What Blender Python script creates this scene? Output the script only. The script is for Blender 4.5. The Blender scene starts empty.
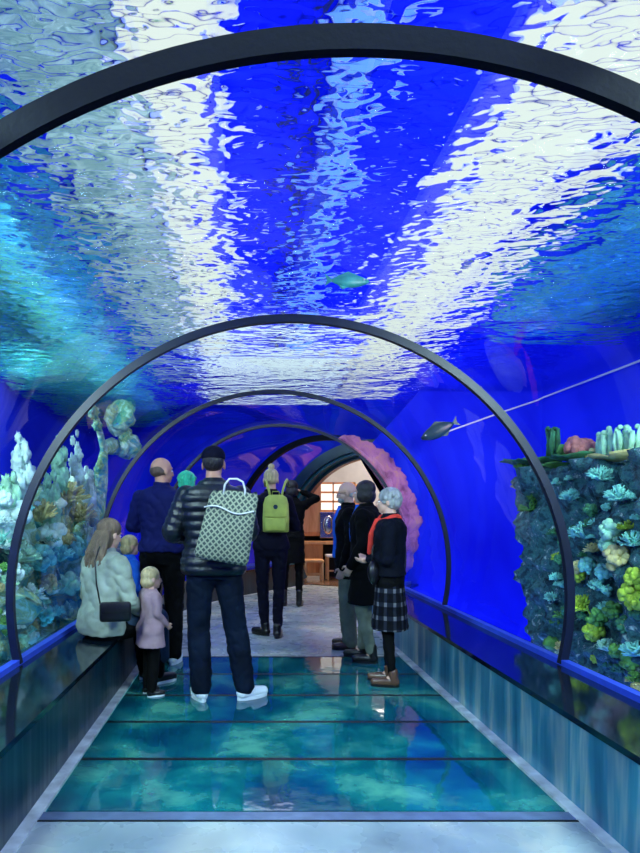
import bpy, bmesh, math, random
from mathutils import Vector, Matrix, noise
random.seed(7)
PI = math.pi
scene = bpy.context.scene
COL = scene.collection
V = Vector

# ------------------------------------------------------------------ materials
def lin(c):
    return tuple(((x/12.92) if x <= 0.04045 else ((x+0.055)/1.055)**2.4) for x in [v/255 for v in c]) + (1,)

class NT:
    def __init__(s, name):
        s.m = bpy.data.materials.new(name); s.m.use_nodes = True
        s.t = s.m.node_tree; s.t.nodes.clear()
        s.out = s.n('ShaderNodeOutputMaterial')
    def n(s, typ, **kw):
        x = s.t.nodes.new(typ)
        for k, v in kw.items():
            if k.startswith('_'): setattr(x, k[1:], v)
        for k, v in kw.items():
            if not k.startswith('_'): x.inputs[k.replace('__', ' ')].default_value = v
        return x
    def l(s, a, b): s.t.links.new(a, b)
    def math(s, op, a, b=None, clamp=False):
        x = s.n('ShaderNodeMath'); x.operation = op; x.use_clamp = clamp
        for i, v in enumerate((a, b)):
            if v is None: continue
            if isinstance(v, (int, float)): x.inputs[i].default_value = v
            else: s.l(v, x.inputs[i])
        return x.outputs[0]
    def ramp(s, fac, stops, interp='LINEAR'):
        r = s.n('ShaderNodeValToRGB'); r.color_ramp.interpolation = interp
        e = r.color_ramp.elements
        while len(e) < len(stops): e.new(0.5)
        for i, (p, c) in enumerate(stops):
            e[i].position = p; e[i].color = c if len(c) == 4 else lin(c)
        s.l(fac, r.inputs[0]); return r.outputs[0]
    def coords(s, scale=(1, 1, 1), kind='Object', rot=(0, 0, 0)):
        tc = s.n('ShaderNodeTexCoord'); mp = s.n('ShaderNodeMapping')
        mp.inputs['Scale'].default_value = scale; mp.inputs['Rotation'].default_value = rot
        s.l(tc.outputs[kind], mp.inputs['Vector']); return mp.outputs[0]
    def noise(s, vec, scale, detail=3, rough=0.5, dist=0):
        x = s.n('ShaderNodeTexNoise', Scale=scale, Detail=detail, Roughness=rough, Distortion=dist)
        s.l(vec, x.inputs['Vector']); return x.outputs['Fac']
    def bump(s, h, strength=0.3, dist=0.01):
        b = s.n('ShaderNodeBump', Strength=strength, Distance=dist); s.l(h, b.inputs['Height']); return b.outputs[0]
    def princ(s, **kw):
        p = s.n('ShaderNodeBsdfPrincipled', **kw); s.l(p.outputs[0], s.out.inputs[0]); return p

def simple(name, c, rough=0.7, metallic=0, var=0.25, nscale=12, bscale=60, bstr=0.25, stretch=(1, 1, 1), spec=0.5, bdist=0.004, coat=0):
    t = NT(name); p = t.princ(Roughness=rough, Metallic=metallic)
    p.inputs['Specular IOR Level'].default_value = spec
    p.inputs['Coat Weight'].default_value = coat
    v = t.coords(stretch)
    f = t.noise(v, nscale, 4)
    b = lin(c)
    lo = tuple(x*(1-var) for x in b[:3])+(1,); hi = tuple(min(1, x*(1+var)) for x in b[:3])+(1,)
    t.l(t.ramp(f, [(0.3, lo), (0.7, hi)]), p.inputs['Base Color'])
    if bstr: t.l(t.bump(t.noise(v, bscale, 3), bstr, bdist), p.inputs['Normal'])
    return t.m

def mottled(name, stops, scale, rough=0.8, bscale=20, bstr=0.6, bdist=0.02, dist=1.0, detail=6):
    t = NT(name); p = t.princ(Roughness=rough)
    v = t.coords()
    t.l(t.ramp(t.noise(v, scale, detail, 0.6, dist), stops), p.inputs['Base Color'])
    t.l(t.bump(t.noise(v, bscale, 6, 0.65), bstr, bdist), p.inputs['Normal'])
    return t.m

def mat_acrylic():
    t = NT('acrylic')
    geo = t.n('ShaderNodeNewGeometry')
    lw = t.n('ShaderNodeLayerWeight', Blend=0.5)
    v = t.coords((1, 0.5, 1))
    bn = t.bump(t.noise(v, 1.3, 2), 0.15, 0.05)
    t.l(bn, lw.inputs['Normal'])
    f = t.math('POWER', lw.outputs['Facing'], 5.0)
    f = t.math('MULTIPLY', f, 0.75); f = t.math('ADD', f, 0.035, True)
    tr = t.n('ShaderNodeBsdfTransparent', Color=(0.86, 0.94, 1, 1))
    gl = t.n('ShaderNodeBsdfGlossy', Color=(1, 1, 1, 1), Roughness=0.02); t.l(bn, gl.inputs['Normal'])
    mx = t.n('ShaderNodeMixShader'); t.l(f, mx.inputs[0]); t.l(tr.outputs[0], mx.inputs[1]); t.l(gl.outputs[0], mx.inputs[2])
    t.l(mx.outputs[0], t.out.inputs[0]); return t.m

def mat_water():
    t = NT('water_surface')
    a = t.noise(t.coords((0.8, 1.25, 1)), 2.3, 1.5, 0.5, 0.5)
    b = t.noise(t.coords((1, 1.7, 1)), 8.0, 1, 0.5, 0.3)
    h = t.math('ADD', a, t.math('MULTIPLY', b, 0.33))
    bn = t.bump(h, 1.0, 0.95)
    fr = t.n('ShaderNodeFresnel', IOR=1.135); t.l(bn, fr.inputs['Normal'])
    tr = t.n('ShaderNodeBsdfTransparent', Color=(0.9, 0.97, 1, 1))
    rf = t.n('ShaderNodeBsdfRefraction', Color=(0.9, 0.97, 1, 1), IOR=1.135, Roughness=0.0); t.l(bn, rf.inputs['Normal'])
    th = t.n('ShaderNodeMixShader'); th.inputs[0].default_value = 0.9; t.l(tr.outputs[0], th.inputs[1]); t.l(rf.outputs[0], th.inputs[2])
    gl = t.n('ShaderNodeBsdfGlossy', Color=(0.95, 0.98, 1, 1), Roughness=0.02); t.l(bn, gl.inputs['Normal'])
    mx = t.n('ShaderNodeMixShader'); t.l(fr.outputs[0], mx.inputs[0]); t.l(th.outputs[0], mx.inputs[1]); t.l(gl.outputs[0], mx.inputs[2])
    t.l(mx.outputs[0], t.out.inputs[0]); return t.m

def mat_emit(name, c, s):
    t = NT(name); e = t.n('ShaderNodeEmission', Color=c, Strength=s); t.l(e.outputs[0], t.out.inputs[0]); return t.m

def mat_floor():
    t = NT('polished_concrete'); p = t.princ(Roughness=0.22)
    v = t.coords()
    t.l(t.ramp(t.noise(v, 1.6, 4, 0.5, 0.5), [(0.3, (132, 150, 156)), (0.52, (160, 174, 176)), (0.7, (206, 206, 190))]), p.inputs['Base Color'])
    t.l(t.ramp(t.noise(v, 6, 3), [(0.3, (0.24,)*3+(1,)), (0.7, (0.32,)*3+(1,))]), p.inputs['Roughness'])
    return t.m

def mat_floor_glass():
    t = NT('floor_glass')
    v = t.coords()
    f1 = t.noise(v, 1.9, 7, 0.6, 0.25)
    lw = t.n('ShaderNodeLayerWeight', Blend=0.5)
    f = t.math('ADD', t.math('MULTIPLY', t.math('POWER', lw.outputs['Facing'], 4.0), 0.9), 0.05, True)
    tr = t.n('ShaderNodeBsdfTransparent', Color=(0.55, 0.9, 0.92, 1))
    di = t.n('ShaderNodeBsdfDiffuse'); t.l(t.ramp(f1, [(0.3, (2, 56, 92)), (0.42, (6, 84, 108)), (0.52, (14, 122, 126)), (0.66, (96, 182, 156))]), di.inputs['Color'])
    body = t.n('ShaderNodeMixShader'); body.inputs[0].default_value = 0.72
    t.l(tr.outputs[0], body.inputs[1]); t.l(di.outputs[0], body.inputs[2])
    gl = t.n('ShaderNodeBsdfGlossy', Roughness=0.05)
    t.l(t.bump(t.noise(v, 4, 3), 0.12, 0.02), gl.inputs['Normal'])
    mx = t.n('ShaderNodeMixShader'); t.l(f, mx.inputs[0]); t.l(body.outputs[0], mx.inputs[1]); t.l(gl.outputs[0], mx.inputs[2])
    t.l(mx.outputs[0], t.out.inputs[0]); return t.m

def mat_wallpanel(name, c0, c1, c2):
    t = NT(name); p = t.princ(Roughness=0.3, Metallic=0.1)
    v = t.coords((1, 3.0, 0.35))
    t.l(t.ramp(t.noise(v, 1.6, 4, 0.6, 0.4), [(0.3, c0), (0.5, c1), (0.75, c2)]), p.inputs['Base Color'])
    t.l(t.bump(t.noise(t.coords((1, 6, 0.4)), 1.5, 2), 0.3, 0.03), p.inputs['Normal'])
    return t.m

def mat_backdrop():
    t = NT('blue_backdrop'); p = t.princ(Roughness=0.9)
    p.inputs['Specular IOR Level'].default_value = 0.1
    v = t.coords((1, 0.6, 0.6))
    t.l(t.ramp(t.noise(v, 0.9, 3, 0.5, 0.6), [(0.3, (14, 22, 200)), (0.7, (30, 50, 235))]), p.inputs['Base Color'])
    return t.m

def mat_plaid():
    t = NT('plaid_wool'); p = t.princ(Roughness=0.9)
    tc = t.n('ShaderNodeTexCoord'); sp = t.n('ShaderNodeSeparateXYZ'); t.l(tc.outputs['Object'], sp.inputs[0])
    def bands(sock, k, th):
        return t.math('GREATER_THAN', t.math('SINE', t.math('MULTIPLY', sock, k)), th)
    ang = t.math('ARCTAN2', sp.outputs['X'], sp.outputs['Y'])
    a = t.math('ADD', bands(ang, 16, 0.55), bands(sp.outputs['Z'], 60, 0.55))
    t.l(t.ramp(t.math('MULTIPLY', a, 0.5), [(0, (8, 10, 18)), (0.5, (30, 34, 46)), (1.0, (104, 104, 112))]), p.inputs['Base Color'])
    return t.m

def mat_lattice():
    t = NT('woven_lattice'); p = t.princ(Roughness=0.7)
    tc = t.n('ShaderNodeTexCoord'); sp = t.n('ShaderNodeSeparateXYZ'); t.l(tc.outputs['Object'], sp.inputs[0])
    x, z = sp.outputs['X'], sp.outputs['Z']
    a = t.math('SINE', t.math('MULTIPLY', t.math('ADD', x, z), 130))
    b = t.math('SINE', t.math('MULTIPLY', t.math('SUBTRACT', x, z), 130))
    m = t.math('MAXIMUM', t.math('GREATER_THAN', a, 0.5), t.math('GREATER_THAN', b, 0.5))
    t.l(t.ramp(m, [(0, (66, 78, 76)), (1, (150, 156, 130))]), p.inputs['Base Color'])
    t.l(t.bump(m, 0.5, 0.003), p.inputs['Normal'])
    return t.m

def mat_wood(name, c0, c1):
    t = NT(name); p = t.princ(Roughness=0.45)
    t.l(t.ramp(t.noise(t.coords((1, 1, 0.15)), 9, 4, 0.6, 0.8), [(0.3, c0), (0.7, c1)]), p.inputs['Base Color'])
    return t.m

M = {}
M['acrylic'] = mat_acrylic(); M['water'] = mat_water(); M['floor'] = mat_floor(); M['fglass'] = mat_floor_glass()
M['backdrop'] = mat_backdrop()
M['wall_r'] = mat_wallpanel('reflection_streak_panel', (16, 78, 112), (56, 132, 152), (214, 206, 178))  # pale streaks paint the tank's reflection into the base colour
M['wall_l'] = mat_wallpanel('dark_panel', (4, 34, 46), (6, 44, 56), (12, 58, 68))
M['ledge'] = simple('polished_ledge', (10, 22, 34), 0.08, 0, 0.3, 5, 20, 0.05, spec=0.7)
M['ring'] = simple('ring_rubber', (3, 7, 20), 0.6, 0, 0.2, spec=0.12)
M['kerb'] = simple('pale_kerb', (56, 92, 226), 0.4, 0, 0.1)
M['strip'] = simple('metal_strip', (200, 206, 204), 0.5, 0, 0.35, 9)
M['joint'] = simple('joint_black', (6, 18, 26), 0.5)
M['threshold'] = simple('threshold_metal', (104, 122, 152), 0.35, 0.2, 0.2)
M['sand'] = mottled('tank_sand', [(0.3, (10, 90, 110)), (0.6, (60, 150, 150))], 3)
M['bed'] = mottled('pool_bed', [(0.3, (8, 80, 110)), (0.5, (30, 135, 150)), (0.68, (120, 190, 170))], 2.2, 0.8, 10)
M['rock'] = mottled('reef_rock', [(0.3, (8, 28, 34)), (0.44, (36, 84, 94)), (0.52, (70, 130, 128)), (0.58, (44, 92, 110)), (0.7, (214, 240, 224))], 14, bscale=30, bstr=1.0, bdist=0.04, dist=0.3, detail=8)
M['rock_l'] = mottled('pale_reef_rock', [(0.3, (20, 84, 96)), (0.43, (74, 156, 156)), (0.53, (150, 176, 120)), (0.6, (170, 214, 196)), (0.72, (236, 246, 222))], 5.5, bscale=12, bstr=1.0, bdist=0.05)
M['cliff'] = mottled('cliff_rock', [(0.3, (4, 70, 100)), (0.42, (10, 140, 160)), (0.5, (70, 160, 110)), (0.56, (14, 150, 190)), (0.66, (110, 200, 190)), (0.75, (220, 200, 140))], 2.6, dist=2.5)
M['ceil_grey'] = mottled('grey_plaster', [(0.3, (90, 130, 96)), (0.5, (196, 205, 140)), (0.6, (240, 240, 170)), (0.68, (235, 190, 90)), (0.74, (150, 170, 120))], 2.4)
M['teal'] = simple('teal_collar', (24, 96, 112), 0.35, 0.1, 0.3, 3)
M['teal_dk'] = simple('teal_collar_dark', (10, 52, 74), 0.3, 0.1, 0.3, 3)
M['c_yg'] = simple('coral_yellow_green', (170, 200, 60), 0.8, var=0.5, bscale=90, bstr=0.8)
M['c_green'] = simple('coral_green', (90, 150, 70), 0.8, var=0.5, bscale=90, bstr=0.8)
M['c_pale'] = simple('coral_pale_green', (160, 215, 180), 0.8, var=0.35, bscale=70, bstr=0.8)
M['c_teal'] = simple('coral_teal', (120, 196, 180), 0.8, var=0.5, bscale=90, bstr=0.8)
M['c_pink'] = simple('coral_pink', (190, 120, 115), 0.8, var=0.4, bscale=70, bstr=0.8)
M['c_ochre'] = simple('coral_ochre', (190, 180, 120), 0.8, var=0.4, bscale=70, bstr=0.8)
M['c_dark'] = simple('coral_dark_green', (54, 116, 78), 0.8, var=0.5, bscale=70, bstr=0.8)
M['c_white'] = simple('coral_white', (205, 232, 222), 0.8, var=0.25, bscale=70, bstr=0.8)
M['wood'] = mat_wood('orange_wood', (188, 110, 52), (226, 150, 84))
M['wood2'] = mat_wood('tan_wood', (206, 140, 84), (236, 176, 118))
M['black'] = simple('matte_black', (8, 9, 12), 0.8)
M['white'] = simple('white_paint', (225, 225, 220), 0.5, var=0.05)
M['beige'] = simple('beige_plaster', (170, 172, 172), 0.8, var=0.1, nscale=3)
M['steel'] = simple('steel', (190, 190, 195), 0.22, 0.9, 0.1)
M['rfloor'] = simple('room_floor', (120, 92, 72), 0.2, 0, 0.2, 4, bstr=0)
# people
SK = dict(rough=0.55, var=0.08, bscale=40, bstr=0.08)
M['skin'] = simple('skin', (196, 142, 116), **SK)
M['skin2'] = simple('skin_pale', (214, 168, 146), **SK)
M['navy'] = simple('navy_cloth', (16, 22, 78), 0.75, var=0.2, nscale=6, bscale=14, bstr=0.25, bdist=0.012)
M['dknavy'] = simple('dark_navy_cloth', (9, 10, 30), 0.8, var=0.2, nscale=6, bscale=14, bstr=0.25, bdist=0.012)
M['blackcloth'] = simple('black_cloth', (6, 7, 10), 0.85, var=0.3, nscale=6, bscale=14, bstr=0.25, bdist=0.012)
M['jeans'] = simple('dark_jeans', (6, 18, 36), 0.8, var=0.45, nscale=5, bscale=16, bstr=0.25, bdist=0.012)
M['puffer'] = simple('puffer_nylon', (12, 20, 28), 0.42, var=0.3, nscale=9, bscale=24, bstr=0.6, bdist=0.012, spec=0.5)
M['denimj'] = simple('grey_denim', (158, 170, 152), 0.8, var=0.3, nscale=7, bscale=14, bstr=0.25, bdist=0.012)
M['slate'] = simple('slate_cloth', (42, 62, 84), 0.6, var=0.3, nscale=6, bscale=14, bstr=0.25, bdist=0.012)
M['pinkj'] = simple('dusty_pink_cloth', (160, 132, 140), 0.8, var=0.2, nscale=8, bscale=22, bstr=0.25, bdist=0.012)
M['bblue'] = simple('bright_blue_cloth', (30, 96, 210), 0.7, var=0.2)
M['olive'] = simple('pale_trouser', (120, 128, 112), 0.85, var=0.2, bscale=16, bstr=0.25, bdist=0.012)
M['red'] = simple('red_scarf_wool', (214, 62, 52), 0.85, var=0.25, bscale=40, bstr=0.6)
M['knit'] = simple('dark_knit', (8, 12, 24), 0.9, var=0.3, bscale=70, bstr=0.6)
M['tealknit'] = simple('teal_knit', (60, 130, 150), 0.9, var=0.3)
M['plaid'] = mat_plaid(); M['lattice'] = mat_lattice()
M['yellow'] = simple('yellow_canvas', (176, 186, 84), 0.7, var=0.15, bscale=60)
M['yellow_dk'] = simple('yellow_canvas_seam', (150, 160, 60), 0.7, var=0.15)
M['brown_leather'] = simple('brown_leather', (88, 62, 48), 0.25, var=0.3)
M['shoe_w'] = simple('white_leather', (214, 224, 230), 0.45, var=0.08)
M['shoe_b'] = simple('black_leather', (14, 14, 18), 0.35, var=0.2)
for k in ('navy', 'dknavy', 'blackcloth', 'jeans', 'denimj', 'slate', 'pinkj', 'bblue', 'olive', 'red', 'knit', 'plaid', 'lattice'):
    [n for n in M[k].node_tree.nodes if n.type == 'BSDF_PRINCIPLED'][0].inputs['Specular IOR Level'].default_value = 0.12
HS = dict(rough=0.5, var=0.45, nscale=10, bscale=34, bstr=0.9, stretch=(3, 3, 0.5), bdist=0.015)
M['h_brown'] = simple('hair_brown', (112, 92, 70), **HS)
M['h_dark'] = simple('hair_dark', (30, 25, 26), **HS)
M['h_grey'] = simple('hair_grey', (168, 170, 166), **HS)
M['h_blond'] = simple('hair_blond', (196, 176, 130), **HS)
M['h_green'] = simple('hair_green', (50, 200, 150), **HS)
M['h_short'] = simple('hair_cropped', (96, 74, 62), **HS)
M['eye'] = simple('eye_white', (225, 225, 225), 0.2, var=0.02, bstr=0)
M['fishd'] = simple('fish_skin_dark', (24, 60, 70), 0.35, var=0.4)
M['fisht'] = simple('fish_skin_teal', (60, 150, 140), 0.35, var=0.4)
M['fishp'] = simple('fish_skin_pale', (200, 214, 190), 0.4, var=0.3)

# ------------------------------------------------------------------ helpers
def tag(o, label=None, cat=None, group=None, kind=None):
    if label: o['label'] = label
    if cat: o['category'] = cat
    if group: o['group'] = group
    if kind: o['kind'] = kind
    return o
def obj(name, bm, mat, parent=None, smooth=True):
    me = bpy.data.meshes.new(name); bmesh.ops.recalc_face_normals(bm, faces=bm.faces); bm.to_mesh(me); bm.free()
    for m in (mat if isinstance(mat, (list, tuple)) else [mat]): me.materials.append(m)
    if smooth:
        for p in me.polygons: p.use_smooth = True
    o = bpy.data.objects.new(name, me); COL.objects.link(o)
    if parent: o.parent = parent
    return o
def empty(name, loc=(0, 0, 0), rz=0):
    o = bpy.data.objects.new(name, None); COL.objects.link(o); o.location = loc; o.rotation_euler = (0, 0, rz); o.empty_display_size = 0.1
    return o
def struct(name, bm, mat, smooth=False):
    o = obj(name, bm, mat, smooth=smooth); o['kind'] = 'structure'; return o
def box(bm, lo, hi, bev=0, mat=None):
    c = [(a+b)/2 for a, b in zip(lo, hi)]; s = [abs(b-a) for a, b in zip(lo, hi)]
    r = bmesh.ops.create_cube(bm, size=1, matrix=Matrix.Translation(c) @ Matrix.Diagonal(s+[1]))
    if bev:
        es = list({e for v in r['verts'] for e in v.link_edges})
        bmesh.ops.bevel(bm, geom=es, offset=bev, segments=2, affect='EDGES', profile=0.5)
def obox(bm, c, s, R=None, bev=0):
    m = Matrix.Translation(c) @ (R.to_4x4() if R else Matrix()) @ Matrix.Diagonal(list(s)+[1])
    r = bmesh.ops.create_cube(bm, size=1, matrix=m)
    if bev:
        es = list({e for v in r['verts'] for e in v.link_edges})
        bmesh.ops.bevel(bm, geom=es, offset=bev, segments=2, affect='EDGES', profile=0.5)
def ell(bm, c, r, R=None, u=16, v=10):
    if isinstance(r, (int, float)): r = (r, r, r)
    m = Matrix.Translation(c) @ (R.to_4x4() if R else Matrix()) @ Matrix.Diagonal(list(r)+[1])
    return bmesh.ops.create_uvsphere(bm, u_segments=u, v_segments=v, radius=1, matrix=m)['verts']
def frame_from(d):
    return V(d).normalized().to_track_quat('Z', 'Y').to_matrix()
def tube(bm, pts, rad, n=10, cap=True, flat=1.0):
    pts = [V(p) for p in pts]
    if isinstance(rad, (int, float)): rad = [rad]*len(pts)
    rings = []; ref = None
    for i, p in enumerate(pts):
        d = (pts[min(i+1, len(pts)-1)]-pts[max(i-1, 0)]).normalized()
        if ref is None:
            ref = d.orthogonal().normalized() if abs(d.z) > 0.95 else V((0, 0, 1)).cross(d).normalized()
        ref = (ref - d*ref.dot(d)).normalized(); b = d.cross(ref)
        rings.append([bm.verts.new(p+ref*math.cos(2*PI*k/n)*rad[i]+b*math.sin(2*PI*k/n)*rad[i]*flat) for k in range(n)])
    for a, b in zip(rings, rings[1:]):
        for k in range(n): bm.faces.new((a[k], a[(k+1) % n], b[(k+1) % n], b[k]))
    if cap:
        bm.faces.new(rings[0][::-1]); bm.faces.new(rings[-1])
def limb(bm, pts, rad):
    pts = [V(p) for p in pts]
    for i in range(len(pts)-1):
        d = pts[i+1]-pts[i]
        if d.length < 1e-4: continue
        tube(bm, [pts[i], pts[i+1]], [rad[i], rad[i+1]], 14)
    for p, r in zip(pts, rad): ell(bm, p, r*1.0, u=14, v=9)
def loft(bm, secs, n=28, p=2.3):
    # secs: (cx,cy,z,rx,ry)
    rings = []
    for cx, cy, z, rx, ry in secs:
        r = []
        for k in range(n):
            a = 2*PI*k/n; c, s = math.cos(a), math.sin(a)
            r.append(bm.verts.new((cx+rx*math.copysign(abs(c)**(2/p), c), cy+ry*math.copysign(abs(s)**(2/p), s), z)))
        rings.append(r)
    for a, b in zip(rings, rings[1:]):
        for k in range(n): bm.faces.new((a[k], a[(k+1) % n], b[(k+1) % n], b[k]))
    bm.faces.new(rings[0][::-1]); bm.faces.new(rings[-1])
def remesh(name, bm, mat, parent, vox=0.008, sm=4, fac=0.5, fold=0.0):
    me = bpy.data.meshes.new('tmp'); bmesh.ops.recalc_face_normals(bm, faces=bm.faces); bm.to_mesh(me); bm.free()
    o = bpy.data.objects.new('tmp', me); COL.objects.link(o)
    m = o.modifiers.new('r', 'REMESH'); m.mode = 'VOXEL'; m.voxel_size = vox; m.adaptivity = 0
    if sm: s = o.modifiers.new('s', 'SMOOTH'); s.factor = fac; s.iterations = sm
    dg = bpy.context.evaluated_depsgraph_get()
    nm = bpy.data.meshes.new_from_object(o.evaluated_get(dg)); nm.name = name
    bpy.data.objects.remove(o); bpy.data.meshes.remove(me)
    nm.materials.clear(); nm.materials.append(mat)
    if fold:
        sd = random.random()*50; N = len(nm.vertices); co = [0.0]*(3*N); no = [0.0]*(3*N)
        nm.vertices.foreach_get('co', co); nm.vertex_normals.foreach_get('vector', no); nz = noise.noise
        for i in range(0, 3*N, 3):
            x, y, z = co[i], co[i+1], co[i+2]
            k = (abs(nz(V((x*5+sd, y*5, z*9+x*9)))+0.5*nz(V((x*9+z*7, y*9+sd, z*16-x*14))))-0.3)*fold
            co[i] = x+no[i]*k; co[i+1] = y+no[i+1]*k; co[i+2] = z+no[i+2]*k
        nm.vertices.foreach_set('co', co); nm.update()
    for p in nm.polygons: p.use_smooth = True
    o = bpy.data.objects.new(name, nm); COL.objects.link(o); o.parent = parent
    return o

# ------------------------------------------------------------------ camera (fitted to the photograph; level camera with a shifted lens)
CX, CZ = -0.27, 1.35
cam = bpy.data.cameras.new('camera'); co = bpy.data.objects.new('camera', cam); COL.objects.link(co)
co.location = (CX, 0, CZ); co.rotation_euler = (PI/2, 0, 0)
cam.sensor_fit = 'AUTO'; cam.sensor_width = 36; cam.lens = 26.0
cam.shift_x = 73.5/853; cam.shift_y = 87.9/853; cam.clip_start = 0.02
scene.camera = co
def W(px, py, Y):  # pixel + depth -> world
    return V((CX+(px-246.5)/616*Y, Y, CZ-(py-514.4)/616*Y))

# ------------------------------------------------------------------ tunnel
R0, ZC = 1.735, 0.831
A0 = math.asin((0.42-ZC)/R0)
PC = V((2.0, 11.2)); PT = math.radians(30)
def path(y):           # centre line of the tunnel; straight, then bending right towards the portal
    if y <= 7.8: return V((0, y)), 0.0
    t = (y-7.8)/(PC.y-7.8)
    # cubic hermite from (0,7) heading +Y to PC heading rotated 30 deg to the right
    p0, p1 = V((0, 7.8)), PC; m0, m1 = V((0, 3.3)), V((math.sin(math.radians(36)), math.cos(math.radians(36))))*4.2
    h = lambda t: (p0*(2*t**3-3*t*t+1) + m0*(t**3-2*t*t+t) + p1*(-2*t**3+3*t*t) + m1*(t**3-t*t))
    q = h(t); d = h(min(t+0.01, 1.01))-h(t-0.01)
    return q, math.atan2(d.x, d.y)
def section_pt(y, a, r):
    c, th = path(y); x = math.cos(a)*r
    return V((c.x+math.cos(th)*x, c.y-math.sin(th)*x, ZC+math.sin(a)*r))
def ang(k, n, a0=None):
    a0 = A0 if a0 is None else a0
    return a0+(PI-2*a0)*k/n
def tunnel_shell(ys, r, n=72):
    bm = bmesh.new(); g = [[bm.verts.new(section_pt(y, ang(k, n), r)) for k in range(n+1)] for y in ys]
    for a, b in zip(g, g[1:]):
        for k in range(n): bm.faces.new((a[k], a[k+1], b[k+1], b[k]))
    return bm
def frange(a, b, n): return [a+(b-a)*i/n for i in range(n+1)]
RY = [1.557, 3.808, 6.104, 8.42]
segs = [(-2.2, RY[0]), (RY[0], RY[1]), (RY[1], RY[2]), (RY[2], RY[3]), (RY[3], 10.95)]
for i, (a, b) in enumerate(segs):
    bm = tunnel_shell(frange(a, b, 4 if b < 8 else 12), R0+0.02)
    me = obj('window_%d' % (i+1), bm, M['acrylic']); me['kind'] = 'structure'
def ring(y, r0, r1, w, name, label, mat):
    bm = bmesh.new(); n = 96; rows = []
    for k in range(n+1):
        a = ang(k, n, A0+0.002); rows.append([bm.verts.new(section_pt(y+dy, a, r)) for dy, r in ((-w/2, r0), (-w/2, r1), (w/2, r1), (w/2, r0))])
    for a, b in zip(rows, rows[1:]):
        for j in range(4): bm.faces.new((a[j], a[(j+1) % 4], b[(j+1) % 4], b[j]))
    bm.faces.new(rows[0]); bm.faces.new(rows[-1][::-1])
    o = obj(name, bm, mat, smooth=False); tag(o, label, 'arch frame', 'dark ribs joining the tunnel panes'); return o
M['ring2'] = simple('rib_highlit', (14, 24, 46), 0.45, 0, 0.2, spec=0.5)  # lighter copy for the farther ribs, their highlight put into the base colour
ring(RY[0], 1.685, 1.75, 0.03, 'arch_rib', 'wide dark rib arching overhead nearest the viewer across the top of the tunnel', M['ring'])
ring(RY[1], 1.705, 1.752, 0.04, 'arch_rib', 'second dark arch rib, its feet on both ledges beside the nearest reef corals', M['ring2'])
ring(RY[2], 1.715, 1.752, 0.04, 'arch_rib', 'third thin arch rib, rising behind the bald man in blue and the plaid skirt', M['ring2'])
ring(RY[3], 1.715, 1.752, 0.04, 'arch_rib', 'fourth thin arch rib just before the tunnel bends right', M['ring2'])
ring(9.8, 1.69, 1.78, 0.06, 'arch_rib', 'farthest dark blue arch rib inside the bend before the teal portal', M['ring'])

def strip_along(ys, x0, x1, z0, z1, bm=None):
    """a bar following the tunnel path between offsets x0..x1 and heights z0..z1"""
    bm = bm or bmesh.new(); rows = []
    for y in ys:
        c, th = path(y)
        rows.append([bm.verts.new((c.x+math.cos(th)*x, c.y-math.sin(th)*x, z)) for x, z in ((x0, z0), (x1, z0), (x1, z1), (x0, z1))])
    for a, b in zip(rows, rows[1:]):
        for j in range(4): bm.faces.new((a[j], a[(j+1) % 4], b[(j+1) % 4], b[j]))
    bm.faces.new(rows[0]); bm.faces.new(rows[-1][::-1])
    return bm
YS = [-2.2, 0, 3, 6, 7.8]+frange(7.8, 10.95, 14)[1:]
struct('wall_right', strip_along(YS, 1.25, 1.72, -0.02, 0.385), M['wall_r'])
struct('wall_left', strip_along(YS, -1.72, -1.25, -0.02, 0.385), M['wall_l'])
for s, sd in ((1, 'right'), (-1, 'left')):
    bm = strip_along(YS, s*1.235, s*1.80, 0.39, 0.42)
    tag(obj('ledge', bm, M['ledge'], smooth=False), 'long dark polished ledge under the %s tunnel glass%s' % (sd, ', empty all along' if s > 0 else ', the long-haired woman sitting on it'), 'ledge')
    o = struct('trim_%d' % (1 if s > 0 else 2), strip_along(YS, s*1.665, s*1.715, 0.42, 0.455), M['kerb'])
    o = struct('baseboard_'+sd, strip_along(YS, s*1.19, s*1.25, -0.01, 0.008), M['strip'])

# floors
PL = [2.80, 3.41, 4.02, 4.61, 5.22, 5.85]
bm = bmesh.new(); box(bm, (-1.25, -2.2, -0.12), (1.25, 2.705, 0)); struct('floor', bm, M['floor'])
bm = bmesh.new(); box(bm, (-1.19, 2.705, -0.1), (1.19, 2.715, 0.004)); tag(struct('trim_3', bm, M['joint']))
bm = bmesh.new(); box(bm, (-1.19, 2.715, -0.12), (1.19, 2.795, 0.001)); struct('trim_4', bm, M['threshold'])
for a, b in zip(PL, PL[1:]):
    bm = bmesh.new(); box(bm, (-1.18, a+0.008, -0.04), (1.18, b-0.028, 0)); struct('floor_glass', bm, M['fglass'])
    bm = bmesh.new(); box(bm, (-1.18, b-0.028, -0.05), (1.18, b+0.008, 0.0005)); struct('trim_5', bm, M['joint'])
bm = strip_along([5.86, 6.5, 7.8]+frange(7.8, 11.2, 14)[1:], -1.25, 1.25, -0.12, 0); struct('floor', bm, M['floor'])
# pool under the glass floor
bm = bmesh.new()
vs = [bm.verts.new(p) for p in ((-1.9, 2.6, -1.0), (1.9, 2.6, -1.0), (1.9, 6.6, -1.0), (-1.9, 6.6, -1.0), (-1.9, 2.6, -0.12), (1.9, 2.6, -0.12), (1.9, 6.6, -0.12), (-1.9, 6.6, -0.12))]
for f in ((0, 1, 2, 3), (0, 1, 5, 4), (1, 2, 6, 5), (2, 3, 7, 6), (3, 0, 4, 7)): bm.faces.new([vs[i] for i in f])
struct('floor_pool', bm, M['bed'])

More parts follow.
